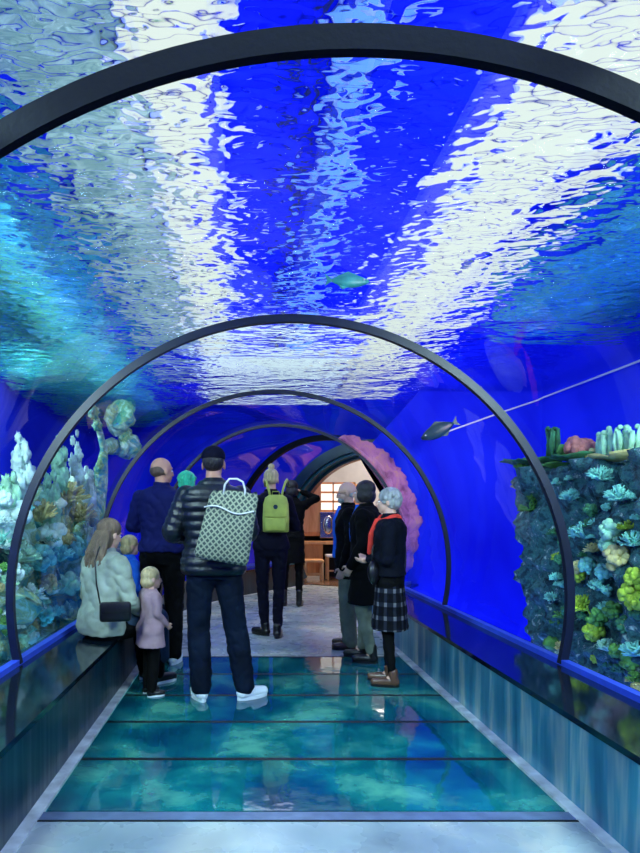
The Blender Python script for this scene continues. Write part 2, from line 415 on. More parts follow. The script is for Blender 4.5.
# ------------------------------------------------------------------ tank shell
XR, XL, ZS, ZT = 3.7, -3.6, 3.0, 3.95
def quad(bm, *p): bm.faces.new([bm.verts.new(q) for q in p])
bm = bmesh.new(); quad(bm, (XR, -3, -0.75), (XR, 10.22, -0.75), (XR, 10.22, ZT), (XR, -3, ZT)); struct('wall_tank_right', bm, M['backdrop'])
bm = bmesh.new(); quad(bm, (XL, -3, -0.75), (XL, 14.5, -0.75), (XL, 14.5, ZT), (XL, -3, ZT)); struct('wall_tank_left', bm, M['backdrop'])
bm = bmesh.new(); quad(bm, (XL, -3, -0.75), (XR, -3, -0.75), (XR, -3, ZT), (XL, -3, ZT)); struct('wall_tank_back', bm, M['backdrop'])
for x0, x1 in ((XL, -1.72), (1.72, XR)):
    bm = bmesh.new(); quad(bm, (x0, -3, -0.75), (x1, -3, -0.75), (x1, 14.5 if x0 < 0 else 10.3, -0.75), (x0, 14.5 if x0 < 0 else 10.3, -0.75)); struct('floor_tank', bm, M['sand'])
# end wall in the portal plane, with the arched hole
ex = V((math.cos(PT), -math.sin(PT))); P2 = lambda u, z, off=0: V((PC.x+ex.x*u+math.sin(PT)*off, PC.y+ex.y*u+math.cos(PT)*off, z))
bm = bmesh.new(); n = 48; rin = 1.72; u0, u1 = -6.46, 1.963; prev = None
zb = -0.75
def hit(a):
    c, s = math.cos(a), math.sin(a); t = 1e9
    if c > 1e-6: t = min(t, u1/c)
    if c < -1e-6: t = min(t, u0/c)
    if s > 1e-6: t = min(t, (ZT-ZC)/s)
    if s < -1e-6: t = min(t, (zb-ZC)/s)
    return t*c, ZC+t*s
angs = [ang(k, n, A0-0.2) for k in range(n+1)]
for a in angs:
    ou, oz = hit(a); cur = (bm.verts.new(P2(math.cos(a)*rin, ZC+math.sin(a)*rin)), bm.verts.new(P2(ou, oz)))
    if prev: bm.faces.new((prev[0], cur[0], cur[1], prev[1]))
    prev = cur
corner = [(u1, ZT), (u0, ZT)]
# fill corners
def tri(pts): bm.faces.new([bm.verts.new(P2(u, z)) for u, z in pts])
for cu, cz in corner:
    ca = math.atan2(cz-ZC, cu); k = max(i for i, a in enumerate(angs) if a <= ca)
    tri([hit(angs[k]), (cu, cz), hit(angs[k+1])])
struct('wall_tank_end', bm, M['backdrop'])
# ceiling over the tank
bm = bmesh.new(); quad(bm, (XL, -3, ZT), (XR, -3, ZT), (XR, 10.25, ZT), (2, 11.3, ZT), (XL, 14.5, ZT)); struct('ceiling', bm, M['backdrop'])
# water surface
bm = bmesh.new()
quad(bm, (XL, -3, ZS), (XR, -3, ZS), (XR, 10.22, ZS), (XL, 14.43, ZS))
o = obj('water_surface', bm, M['water'], smooth=False)
tag(o, 'rippled water surface above the tunnel, glittering white under the ceiling lights', 'water', kind='stuff')
for p in o.data.polygons:
    pass
# portal collar (teal, stepped)
pr = empty('portal_arch', (PC.x, PC.y, 0)); tag(pr, 'teal arched collar around the opening into the wood-lined room', 'arch')
def collar(r0, r1, o0, o1, mat, name):
    bm = bmesh.new(); rows = []; n = 64
    for k in range(n+1):
        a = ang(k, n, -0.48); rows.append([bm.verts.new(P2(math.cos(a)*r, ZC+math.sin(a)*r, off)-V((PC.x, PC.y, 0))) for off, r in ((o0, r0), (o0, r1), (o1, r1), (o1, r0))])
    for a, b in zip(rows, rows[1:]):
        for j in range(4): bm.faces.new((a[j], a[(j+1) % 4], b[(j+1) % 4], b[j]))
    bm.faces.new(rows[0]); bm.faces.new(rows[-1][::-1])
    o = obj(name, bm, mat, pr, smooth=False); return o
collar(1.67, 1.86, -0.22, -0.12, M['teal_dk'], 'outer_band')
collar(1.62, 1.82, -0.12, 0.08, M['teal'], 'middle_band')
collar(1.56, 1.86, 0.08, 0.25, M['teal_dk'], 'inner_band')

# ceiling lamps above the water (long luminous panels; the far one is an added glow)
M['lampw'] = mat_emit('lamp_white', (1, 1.0, 0.86, 1), 1.05)
M['farglow'] = mat_emit('added_far_glow', (0.85, 0.97, 1, 1), 1.2)  # glow added to make the far ripples glitter
M['lampb'] = mat_emit('lamp_blue', (0.12, 0.3, 1, 1), 1.6)
def lamp_panel(x0, x1, y0, y1, mat, label):
    t = empty('ceiling_lamp_or_added_glow', ((x0+x1)/2, (y0+y1)/2, ZT)); tag(t, label, 'lamp')
    hx, hy = (x1-x0)/2, (y1-y0)/2
    bm = bmesh.new(); box(bm, (-hx-0.04, -hy-0.04, -0.06), (hx+0.04, hy+0.04, -0.005)); obj('housing', bm, M['white'], t, smooth=False)
    bm = bmesh.new(); box(bm, (-hx, -hy, -0.075), (hx, hy, -0.062)); obj('diffuser', bm, mat, t, smooth=False)
lamp_panel(CX+1.43, CX+2.32, 0.4, 10.1, M['lampw'], 'broad white ceiling panel gleaming through the water at upper right')
lamp_panel(CX-0.58, CX-0.20, 0.4, 7.6, M['lampw'], 'narrow white ceiling strip gleaming through the water left of the middle')
lamp_panel(CX-0.62, CX+1.38, 7.75, 10.6, M['farglow'], 'added white glow panel at the far end, making the ripples over the people glitter')
lamp_panel(CX+0.54, CX+0.68, 1.0, 7.5, M['lampb'], 'narrow pale blue ceiling strip straight above the walkway')
# rock cliff over the left of the pool
def rockmass(lo, hi, nx, ny, nz, amp, freq, mat, name, parent=None, seed=0, vox=0.0):
    bm = bmesh.new()
    r = bmesh.ops.create_cube(bm, size=1)
    bmesh.ops.subdivide_edges(bm, edges=bm.edges[:], cuts=max(nx, 1), use_grid_fill=True)
    c = V([(a+b)/2 for a, b in zip(lo, hi)]); s = V([b-a for a, b in zip(lo, hi)])
    for v in bm.verts:
        q = V((v.co.x*s.x, v.co.y*s.y, v.co.z*s.z))+c
        nv = noise.turbulence_vector(q*freq+V((seed, seed*2.3, 0)), 4, False)
        rr = V((v.co.x*2, v.co.y*2, v.co.z*2)); rr.normalize()
        k = noise.fractal(q*freq*0.8+V((seed*3, 0, 1)), 1.0, 2.0, 5)
        v.co = q+nv*amp*0.5+rr*k*amp
    return obj(name, bm, mat, parent)
o = rockmass((XL+0.1, 0.6, 3.35), (-1.72, 12.0, 3.85), 40, 0, 0, 0.22, 1.5, M['cliff'], 'rock_overhang', seed=3)
tag(o, 'mottled green and teal rock overhang above the water at upper left', 'rock')
o = rockmass((CX+2.55, 0.6, 3.4), (XR-.1, 6.5, 3.85), 26, 0, 0, 0.16, 1.5, M['cliff'], 'rock_overhang', seed=8)
tag(o, 'small teal rock overhang above the water at upper right', 'rock')
bm = bmesh.new(); box(bm, (CX-1.30, 0.3, ZT-.10), (CX-0.64, 9.0, ZT-.01)); tag(obj('plaster_soffit', bm, M['ceil_grey'], smooth=False), 'grey plaster soffit above the water left of the white ceiling strip', 'soffit')
# blue bulkhead closing the tank on the right before the bend
bm = bmesh.new(); arc = [(math.cos(math.radians(a))*1.80, ZC+math.sin(math.radians(a))*1.80) for a in frange(-16, 46, 24)]
pts = [(1.76, -.75)]+arc+[(2.05, ZS), (2.4, ZT), (XR, ZT), (XR, -.75)]
f = [bm.verts.new((x, 8.26, z)) for x, z in pts]; b = [bm.verts.new((x, 8.32, z)) for x, z in pts]; bm.faces.new(f); bm.faces.new(b[::-1])
for i in range(len(f)): bm.faces.new((f[i], f[(i+1) % len(f)], b[(i+1) % len(f)], b[i]))
bmesh.ops.triangulate(bm, faces=[q for q in bm.faces if len(q.verts) > 4]); struct('wall_tank_bulkhead', bm, M['backdrop'])
# added pink slab outside the tube, standing in for the warm room's reflection
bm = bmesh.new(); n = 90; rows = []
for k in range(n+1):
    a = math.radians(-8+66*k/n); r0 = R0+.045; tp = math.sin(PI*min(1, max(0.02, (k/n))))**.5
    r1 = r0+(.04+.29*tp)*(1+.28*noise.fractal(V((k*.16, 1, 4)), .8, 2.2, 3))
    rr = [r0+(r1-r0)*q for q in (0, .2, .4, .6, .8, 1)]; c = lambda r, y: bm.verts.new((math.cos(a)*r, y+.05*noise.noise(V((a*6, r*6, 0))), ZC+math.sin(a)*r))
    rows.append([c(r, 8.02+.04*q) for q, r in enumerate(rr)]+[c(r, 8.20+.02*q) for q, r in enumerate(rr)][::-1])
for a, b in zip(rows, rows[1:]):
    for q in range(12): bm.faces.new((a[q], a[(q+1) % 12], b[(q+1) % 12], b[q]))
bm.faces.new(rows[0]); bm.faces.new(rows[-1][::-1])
M['pinkrefl'] = mottled('pink_reflection', [(.3, (150, 84, 120)), (.5, (206, 130, 170)), (.7, (226, 160, 140))], 5, detail=3)
tag(obj('reflection_slab', bm, M['pinkrefl']), 'ragged pink slab imitating the warm room reflected in the glass right of the portal', 'rock')

# ------------------------------------------------------------------ reefs
def blob(bm, c, r, f=14, amp=0.35, sub=3, squash=(1, 1, 1), seed=0):
    vs = bmesh.ops.create_icosphere(bm, subdivisions=sub, radius=1)['verts']
    for v in vs:
        k = 1+amp*noise.fractal(v.co*f/6+V((seed, c[0]*9, c[1]*7)), 0.8, 2, 4)
        v.co = V(c)+V((v.co.x*squash[0], v.co.y*squash[1], v.co.z*squash[2]))*r*k
def cauliflower(bm, c, r, seed, n=34):
    rnd = random.Random(seed)
    for i in range(n):
        d = V((rnd.gauss(0, 1), rnd.gauss(0, 1), rnd.gauss(0.35, 0.9))).normalized()
        q = V(c)+d*r*0.75
        ell(bm, q, r*rnd.uniform(0.22, 0.36), u=8, v=6)
    ell(bm, c, r*0.7, u=12, v=8)
def branching(bm, c, r, seed, n=26):
    rnd = random.Random(seed)
    for i in range(n):
        d = V((rnd.gauss(0, 1), rnd.gauss(0, 1), abs(rnd.gauss(0.7, 0.7)))).normalized()
        e = V(c)+d*r*rnd.uniform(0.7, 1.1); m = V(c)+d*r*0.5+V((rnd.uniform(-.1, .1)*r, 0, rnd.uniform(0, .1)*r))
        tube(bm, [c, m, e], [r*0.12, r*0.1, r*0.05], 6)
        for _ in range(3):
            d2 = (d+V((rnd.gauss(0, .6), rnd.gauss(0, .6), rnd.gauss(0.2, .4)))).normalized()
            tube(bm, [m, m+d2*r*0.5], [r*0.08, r*0.04], 5)
def plate(bm, c, r, seed):
    n = 22; rnd = random.Random(seed); th = r*0.07
    rings = []
    for rr, zz in ((0.15, -0.3), (0.6, -0.05), (1.0, 0.05), (1.03, 0.12), (0.6, 0.04), (0.0, -0.05)):
        rings.append([bm.verts.new(V(c)+V((math.cos(2*PI*k/n)*r*rr*(1+0.18*math.sin(3*k+seed)*rr), math.sin(2*PI*k/n)*r*rr*(1+0.14*math.sin(2*k+seed)), zz*r+0.06*r*rr*math.sin(5*2*PI*k/n+seed)))) for k in range(n)])
    for a, b in zip(rings, rings[1:]):
        for k in range(n): bm.faces.new((a[k], a[(k+1) % n], b[(k+1) % n], b[k]))
    bm.faces.new(rings[0][::-1])
def lobes(bm, c, w, h, seed):
    rnd = random.Random(seed)
    for i in range(9):
        x = V(c)+V((rnd.uniform(-.3, .3)*w, rnd.uniform(-.5, .5)*w, 0)); hh = h*rnd.uniform(0.6, 1.05)
        tube(bm, [x, x+V((0, rnd.uniform(-.03, .03), hh*0.5)), x+V((0, rnd.uniform(-.04, .04), hh))], [w*0.13, w*0.17, w*0.1], 8)
        ell(bm, x+V((0, 0, hh)), w*0.14, u=8, v=6)
def spire(bm, c, r, h, seed):
    n = 12; rings = []
    for i in range(11):
        t = i/10; rr = r*(1-t)**.7*(1+.5*noise.noise(V((seed, t*4, 0))))+.004; q = V(c)+V((.15*r*math.sin(seed+t*5), .35*r*math.sin(seed*2+t*4), h*t))
        rings.append([bm.verts.new(q+V((math.cos(2*PI*k/n)*rr*.6, math.sin(2*PI*k/n)*rr, 0))*(1+.5*noise.fractal(V((math.cos(2*PI*k/n)*1.4+seed, math.sin(2*PI*k/n)*1.4, t*5)), .8, 2, 3))) for k in range(n)])
    for a, b in zip(rings, rings[1:]):
        for k in range(n): bm.faces.new((a[k], a[(k+1) % n], b[(k+1) % n], b[k]))
    bm.faces.new(rings[0][::-1]); bm.faces.new(rings[-1])
def spawn(parent, kind, c, r, mat, seed, label=None, h=None):
    bm = bmesh.new(); c = V(c)-V(parent.location)
    if kind == 'c': cauliflower(bm, c, r, seed)
    elif kind == 'b': branching(bm, c, r, seed)
    elif kind == 'p': plate(bm, c, r, seed)
    elif kind == 'l': lobes(bm, c, r, h or r*1.3, seed)
    elif kind == 's':
        for q in range(7):
            tq = q/6; blob(bm, c+V((.03*math.sin(q*2+seed), .05*math.sin(q*1.7+seed), (h or r)*tq*1.1-.1)), r*(.62-.40*tq), 16, .7, 3, (.6, .9, 1.3), seed+q)
    else: blob(bm, c, r, 14, 0.35, 3, (1, 1, 0.8), seed)
    o = obj({'c': 'coral', 'b': 'branching_coral', 'p': 'plate_coral', 'l': 'lobed_coral', 's': 'spire_coral'}.get(kind, 'coral'), bm, M[mat], parent)
    if label: o['label'] = label
    return o
rf = empty('reef_block', (2.75, 4.5, -0.7)); tag(rf, 'large artificial reef block covered in green and teal corals beyond the right glass', 'reef')
bm = bmesh.new(); bmesh.ops.create_cube(bm, size=1); bmesh.ops.subdivide_edges(bm, edges=bm.edges[:], cuts=70, use_grid_fill=True)
for v in bm.verts:
    u = v.co.copy()
    z = u.z*2.42+0.51                       # -0.7 .. 1.72
    fy = 0.5+u.y; k = (z+0.7)/2.4
    y = 2.9+fy*(2.15+0.72*k)                 # far edge leans out towards the top
    x = 2.75+u.x*1.1
    q = V((x, y, z)); d = noise.fractal(q*4.5, 0.8, 2.0, 6)*0.10+noise.noise(q*1.4+V((5, 0, 0)))*0.04
    rr = V((u.x*2, u.y*2, u.z*1.2))
    v.co = q+V((rr.x*abs(rr.x)**6, rr.y*abs(rr.y)**6, 0)).normalized()*d*1.2 + V((0, 0, d*0.5 if u.z > 0.49 else 0)) - V(rf.location) if (abs(u.x) > .49 or abs(u.y) > .49) else q+V((0, 0, d*0.6))-V(rf.location)
obj('rock', bm, M['rock'], rf)
def RB(px, py, x=2.16):   # point on the tunnel-side face of the block
    Y = 616*(x-CX)/(px-246.5); return V((x, Y, CZ-(py-514.4)/616*Y))
rnd = random.Random(4)
feat = [('b', 526, 470, .11, 'c_green'), ('b', 524, 490, .12, 'c_ochre'), ('b', 532, 512, .12, 'c_green'), ('b', 538, 500, .1, 'c_green'),
 ('c', 530, 548, .05, 'c_yg'), ('c', 534, 556, .05, 'c_ochre'), ('b', 531, 532, .05, 'c_pink'),
 ('b', 585, 538, .12, 'c_teal'), ('c', 612, 530, .08, 'c_pale'), ('c', 617, 558, .09, 'c_ochre'), ('c', 608, 545, .06, 'c_pale'),
 ('c', 578, 568, .055, 'c_ochre'), ('c', 578, 576, .05, 'c_yg'), ('b', 582, 610, .11, 'c_yg'), ('c', 594, 632, .075, 'c_yg'), ('c', 595, 622, .06, 'c_green'),
 ('b', 607, 650, .08, 'c_pale'), ('c', 618, 652, .06, 'c_green'), ('c', 596, 658, .04, 'c_yg'), ('c', 612, 610, .06, 'c_green'),
 ('c', 632, 595, .08, 'c_yg'), ('c', 636, 578, .07, 'c_yg'), ('c', 638, 604, .07, 'c_yg'), ('c', 566, 540, .06, 'c_dark'), ('b', 598, 590, .08, 'c_teal'),
 ('b', 562, 618, .07, 'c_green'), ('b', 552, 600, .07, 'c_teal'), ('x', 551, 643, .06, 'c_green'), ('b', 570, 500, .08, 'c_teal'), ('b', 600, 480, .1, 'c_teal'),
 ('b', 620, 500, .1, 'c_teal'), ('c', 590, 510, .05, 'c_dark'), ('b', 632, 545, .09, 'c_teal'), ('c', 625, 625, .06, 'c_dark'), ('b', 635, 655, .09, 'c_teal'),
 ('c', 560, 560, .05, 'c_dark'), ('b', 556, 580, .06, 'c_teal'), ('c', 604, 572, .06, 'c_teal'), ('c', 638, 690, .05, 'c_ochre'), ('b', 620, 672, .06, 'c_dark')]
for i, (k, px, py, r, m) in enumerate(feat):
    x = 2.16
    if px < 545 and k in 'bcx': x = 2.30
    spawn(rf, k, RB(px, py, x), r, m, i+10)
for i in range(44):
    px, py = rnd.uniform(552, 642), rnd.uniform(472, 690)
    if px < 552+(py-472)*0.02: continue
    spawn(rf, rnd.choice('bbc'), RB(px, py, 2.17), rnd.uniform(.03, .065), rnd.choice(['c_teal', 'c_teal', 'c_green', 'c_dark', 'c_ochre', 'c_pale', 'c_yg']), 300+i)
top = [('p', 520, 462, .16, 'c_dark', None), ('p', 540, 462, .20, 'c_dark', None), ('p', 583, 458, .22, 'c_dark', None), ('p', 632, 458, .24, 'c_ochre', None),
 ('l', 551, 456, .13, 'c_dark', 'dark green upright coral'), ('c', 580, 449, .12, 'c_pink', 'pinkish brown rounded coral'), ('l', 605, 458, .14, 'c_pale', 'pale green lobed coral'), ('l', 628, 452, .13, 'c_pale', 'pale green lobed coral'), ('c', 565, 452, .07, 'c_green', None), ('p', 560, 466, .18, 'c_green', None), ('c', 594, 456, .06, 'c_ochre', None)]
for i, (k, px, py, r, m, lb) in enumerate(top):
    p = RB(px, py, 2.36); p.z = max(p.z, 1.72)
    spawn(rf, k, p, r, m, i+60, lb, h={551: .25, 605: .22, 628: .17}.get(px))

# left reef
lf = empty('coral_reef', (-2.6, 7, -0.7)); tag(lf, 'pale craggy coral reef with pinnacles beyond the left glass', 'reef')
bm = bmesh.new(); bmesh.ops.create_cube(bm, size=1); bmesh.ops.subdivide_edges(bm, edges=bm.edges[:], cuts=60, use_grid_fill=True)
for v in bm.verts:
    u = v.co.copy(); y = 3.4+(u.y+0.5)*7.6; hgt = 1.42+0.2*noise.noise(V((y*0.9, 0, 3)))+0.25*noise.noise(V((y*2.1, 2, 3)))-0.22*max(0, y-7.3)
    z = -0.7+(u.z+0.5)*(hgt+0.6); tz = (u.z+0.5)**3; x = -2.62+u.x*(1.0-0.45*tz); y = y if abs(u.y) < .4 else y-math.copysign(.9*tz*(abs(u.y)-.4)*10, u.y); q = V((x, y, z))
    d = noise.fractal(q*2.3, 0.7, 2.1, 7)*0.34; nv = noise.turbulence_vector(q*3.5, 4, False)*0.16
    v.co = q+V((math.copysign(1, u.x)*d if abs(u.x) > .49 else 0, 0, 1.2*d if u.z > .49 else 0))+nv-V(lf.location)
obj('rock', bm, M['rock_l'], lf)
def LB(px, py, x=-2.1):
    Y = 616*(x-CX)/(px-246.5); return V((x, Y, CZ-(py-514.4)/616*Y))
lft = [('s', 22, 472, .16, 'c_white', .34), ('s', 60, 470, .15, 'c_pale', .36), ('s', 76, 466, .13, 'c_white', .4), ('s', 50, 500, .18, 'c_pale', .3), ('b', 40, 520, .18, 'c_ochre', 0),
 ('b', 66, 505, .25, 'c_ochre', 0), ('b', 80, 520, .22, 'c_ochre', 0), ('c', 10, 520, .17, 'c_white', 0), ('b', 20, 560, .16, 'c_pale', 0), ('s', 10, 500, .16, 'c_pale', .25), ('c', 40, 560, .14, 'c_teal', 0),
 ('b', 30, 600, .14, 'c_white', 0), ('c', 20, 640, .1, 'c_pale', 0), ('c', 45, 615, .1, 'c_teal', 0), ('b', 60, 560, .16, 'c_teal', 0), ('c', 66, 585, .14, 'c_pale', 0), ('b', 5, 590, .12, 'c_pale', 0), ('b', 30, 630, .09, 'c_ochre', 0),
 ('s', 88, 500, .2, 'c_white', .4), ('c', 52, 535, .14, 'c_white', 0), ('b', 5, 545, .14, 'c_teal', 0), ('c', 75, 545, .15, 'c_teal', 0)]
for i, (k, px, py, r, m, h) in enumerate(lft): spawn(lf, k, LB(px, py), r, m, 100+i, h=h or None)
rnl = random.Random(9)
for i in range(52):
    px, py = rnl.uniform(-5, 100), rnl.uniform(495, 650)
    if py > 660-(px)*0.45: continue
    spawn(lf, rnl.choice('bbcsc'), LB(px, py, -2.08), rnl.uniform(.04, .10), rnl.choice(['c_teal', 'c_white', 'c_pale', 'c_ochre', 'c_white', 'c_green']), 400+i, h=.12)
# upright trunk with a hollow pale head
bm = bmesh.new(); L0 = V(lf.location)
pts = [LB(86, 560)-L0, LB(92, 515)-L0, LB(100, 480)-L0, LB(104, 450)-L0, LB(98, 425)-L0, LB(93, 408)-L0]
tube(bm, pts, [.20, .15, .10, .05, .035, .02], 9); tube(bm, [pts[3], LB(112, 446)-L0], [.05, .12], 8)
for px, py, r in ((97, 425, .07), (94, 412, .08), (104, 447, .06), (100, 470, .09), (97, 490, .13), (103, 458, .06), (90, 520, .17), (86, 540, .2), (84, 565, .2), (94, 500, .14)): blob(bm, LB(px, py)-L0, r, 14, .6, 3, (.7, 1, 1.1), px)
obj('stalk', bm, M['rock_l'], lf)['label'] = 'pale upright coral stalk'
bm = bmesh.new(); c = LB(120, 431)-L0
for k in range(22):
    a = 2*PI*k/22; rr = 0.30+0.05*math.sin(3*a)
    if 1.9 < a < 3.4: continue
    blob(bm, c+V((0.15*math.sin(a*2), rr*math.cos(a)*1.1, -rr*math.sin(a))), 0.12, 14, .5, 2, (1, 1, 1), k)
obj('hollow_coral', bm, M['rock_l'], lf)

# rope along right wall and dark beam over the walkway
bm = bmesh.new(); tube(bm, [(XR-0.05, y, ZS-0.08-0.04*math.sin((y-1)*0.35)) for y in frange(1, 8.12, 20)]+[(XR-.12, 8.16, 2.86), (3.1, 8.18, 2.70), (2.6, 8.18, 2.52), (2.15, 8.18, 2.36)], 0.012, 6)
tag(obj('pipe', bm, M['white']), 'thin pale pipe running along the blue tank wall at the waterline', 'pipe')
bm = bmesh.new(); box(bm, (CX+0.35, 0.5, ZT-0.20), (CX+0.37, 7.4, ZT-0.01)); 
tag(obj('ceiling_beam', bm, M['joint'], smooth=False), 'thin dark beam above the water over the middle of the walkway', 'beam')

# fish
def fish(p, L, rz, mat, label, pitch=0, tall=0.42, grp=None):
    t = empty('fish', p, rz); t.rotation_euler = (0, pitch, rz); tag(t, label, 'fish', grp)
    bm = bmesh.new(); n = 12; rings = []
    for i in range(13):
        s = i/12; x = (s-0.5)*L; h = L*tall*0.5*max(0.04, math.sin(PI*min(1, s*0.93+0.03))**0.8); w = h*0.5
        rings.append([bm.verts.new((x, math.cos(2*PI*k/n)*w, math.sin(2*PI*k/n)*h)) for k in range(n)])
    for a, b in zip(rings, rings[1:]):
        for k in range(n): bm.faces.new((a[k], a[(k+1) % n], b[(k+1) % n], b[k]))
    bm.faces.new(rings[0][::-1]); bm.faces.new(rings[-1]); obj('body', bm, mat, t)
    def fin(name, pts):
        bm = bmesh.new(); a = [bm.verts.new((x*L, -0.004, z*L)) for x, z in pts]; b = [bm.verts.new((x*L, 0.004, z*L)) for x, z in pts]
        bm.faces.new(a); bm.faces.new(b[::-1])
        for i in range(len(a)): bm.faces.new((a[i], a[(i+1) % len(a)], b[(i+1) % len(a)], b[i]))
        obj(name, bm, mat, t, smooth=False)
    fin('tail_fin', [(-.44, 0), (-.66, .16), (-.6, 0), (-.66, -.16)])
    fin('dorsal_fin', [(.2, tall*.42), (-.05, tall*.68), (-.35, tall*.3), (-.3, tall*.15)])
    fin('anal_fin', [(0.0, -tall*.42), (-.2, -tall*.62), (-.36, -tall*.2)])
    for s in (1, -1):
        bm = bmesh.new(); ell(bm, (L*.36, s*L*tall*.17, L*.03), L*.025, u=8, v=6); obj('eye', bm, M['eye'], t)
fish(W(409, 431, 7.6)+V((0.35, 0, 0)), 0.42, PI*0.93, M['fishd'], 'dark fish with a teal back swimming beyond the right glass', pitch=0.45)
fish(W(350, 281, 3.8), 0.24, 0.1, M['fisht'], 'small teal fish swimming directly above the tunnel roof', tall=0.35)
fish((-1.95, 5.6, 1.45), 0.16, 1.2, M['fishp'], 'small pale fish above the left reef', tall=0.5)

# ------------------------------------------------------------------ the room beyond
bm = bmesh.new(); vs = [bm.verts.new(p) for p in [P2(-1.9, 0, .0), P2(9, 0, 0), V((9.5, 17.2, 0)), V((0.1, 17.2, 0))]]
bm.faces.new(vs); struct('floor_room', bm, M['rfloor'])
bm = bmesh.new(); box(bm, (0.0, 17.2, 0), (9.6, 17.35, 4.2)); struct('wall_room_back', bm, M['beige'])
bm = bmesh.new(); box(bm, (0.0, 12.4, 0), (0.1, 17.2, 4.2)); struct('wall_room_left', bm, M['beige'])
bm = bmesh.new(); box(bm, (9.5, 7.0, 0), (9.6, 17.2, 4.2)); struct('wall_room_right', bm, M['wood2'])
bm = bmesh.new(); vs = [bm.verts.new(p) for p in [P2(-1.9, 4.2, .0), P2(9, 4.2, 0), V((9.5, 17.2, 4.2)), V((0.1, 17.2, 4.2))]]; bm.faces.new(vs); struct('ceiling_room', bm, M['beige'])
YC = 13.0
def C(px, py, Y=YC): p = W(px, py, Y); return p
def part_box(name, t, px0, py0, px1, py1, y0, y1, mat, bev=0.008, Yr=YC, label=None):
    a = C(px0, py1, Yr); b = C(px1, py0, Yr); L = V(t.location)
    bm = bmesh.new(); box(bm, (a.x-L.x, y0-L.y, max(a.z, 0.0)-L.z), (b.x-L.x, y1-L.y, b.z-L.z), bev); o = obj(name, bm, mat, t, smooth=False)
    if label: o['label'] = label
    return o
t = empty('display_cabinet', (1.7, 13.2, 0)); tag(t, 'tall orange wooden display cabinet with counter seen through the portal', 'cabinet')
part_box('side_panel', t, 300, 483, 321, 532, 13.0, 13.08, M['wood2'])
part_box('back_panel', t, 321, 483, 372, 540, 13.5, 13.56, M['wood2'])
part_box('shelf', t, 300, 532, 372, 536, 13.0, 13.5, M['wood'])
part_box('back_board', t, 300, 534, 372, 541, 13.46, 13.5, M['black'])
part_box('countertop', t, 298, 541, 374, 544, 12.8, 13.55, M['wood2'])
part_box('front_panel', t, 300, 544, 322, 575, 12.85, 12.92, M['wood'])
part_box('void_panel', t, 323, 544, 372, 581, 13.4, 13.45, M['black'], label='black panel painted for the dark recess')  # black colour gives the darkness of the open void
part_box('side_panel', t, 345, 512, 372, 541, 12.9, 12.96, M['wood'])
t = empty('metal_disc', (1.45, 12.95, 1.2)); 
p = C(327, 525); t.location = (p.x, 12.96, p.z); tag(t, 'round shiny steel porthole disc on the cabinet behind the portal', 'porthole')
bm = bmesh.new(); obox(bm, (0, 0.03, 0), (0.30, 0.03, 0.55), None, 0.01); obj('plate', bm, M['steel'], t, smooth=False)
bm = bmesh.new(); ell(bm, (0.02, 0.0, 0.0), (0.11, 0.05, 0.2)); obj('dome', bm, M['steel'], t)
# lit grid window
t = empty('grid_window', (1.9, 13.44, 0)); p = C(334, 497, 13.4); t.location = (p.x, 13.4, p.z); tag(t, 'white lit window with a grid of bars above the cabinet counter', 'window')
bm = bmesh.new(); box(bm, (-0.30, 0, -0.3), (0.45, 0.02, 0.3)); obj('pane', bm, mat_emit('lit_pane', (1, 0.93, 0.82, 1), 1.3), t, smooth=False)
bm = bmesh.new()
for x in (-0.3, -0.02, 0.22, 0.45): box(bm, (x-0.015, -0.03, -0.32), (x+0.015, 0.0, 0.32))
for z in (-0.3, -0.1, 0.1, 0.3): box(bm, (-0.31, -0.03, z-0.02), (0.46, 0.0, z+0.02))
obj('grid_bars', bm, M['wood2'], t, smooth=False)
def stool(x, y, seat, label, h=0.45, w=0.34):
    t = empty('stool', (x, y, 0)); tag(t, label, 'stool')
    bm = bmesh.new(); obox(bm, (0, 0, h), (w, w, 0.05), None, 0.015); obj('seat', bm, seat, t, smooth=False)
    for sx in (-1, 1):
        for sy in (-1, 1):
            bm = bmesh.new(); obox(bm, (sx*(w/2-.03), sy*(w/2-.03), h/2-.01), (0.035, 0.035, h-.03)); obj('leg', bm, M['wood2'], t, smooth=False)
    bm = bmesh.new(); obox(bm, (0, -(w/2-.03), h*.4), (w-.09, 0.02, 0.03)); obj('stretcher', bm, M['wood2'], t, smooth=False)
p = C(334, 575, 12.7); stool(p.x, 12.7, M['white'], 'wooden stool with a white seat in front of the dark recess', 0.5)
p = C(313, 575, 12.45); stool(p.x, 12.4, M['wood2'], 'plain orange wooden stool at the left end of the counter', 0.42, 0.4)

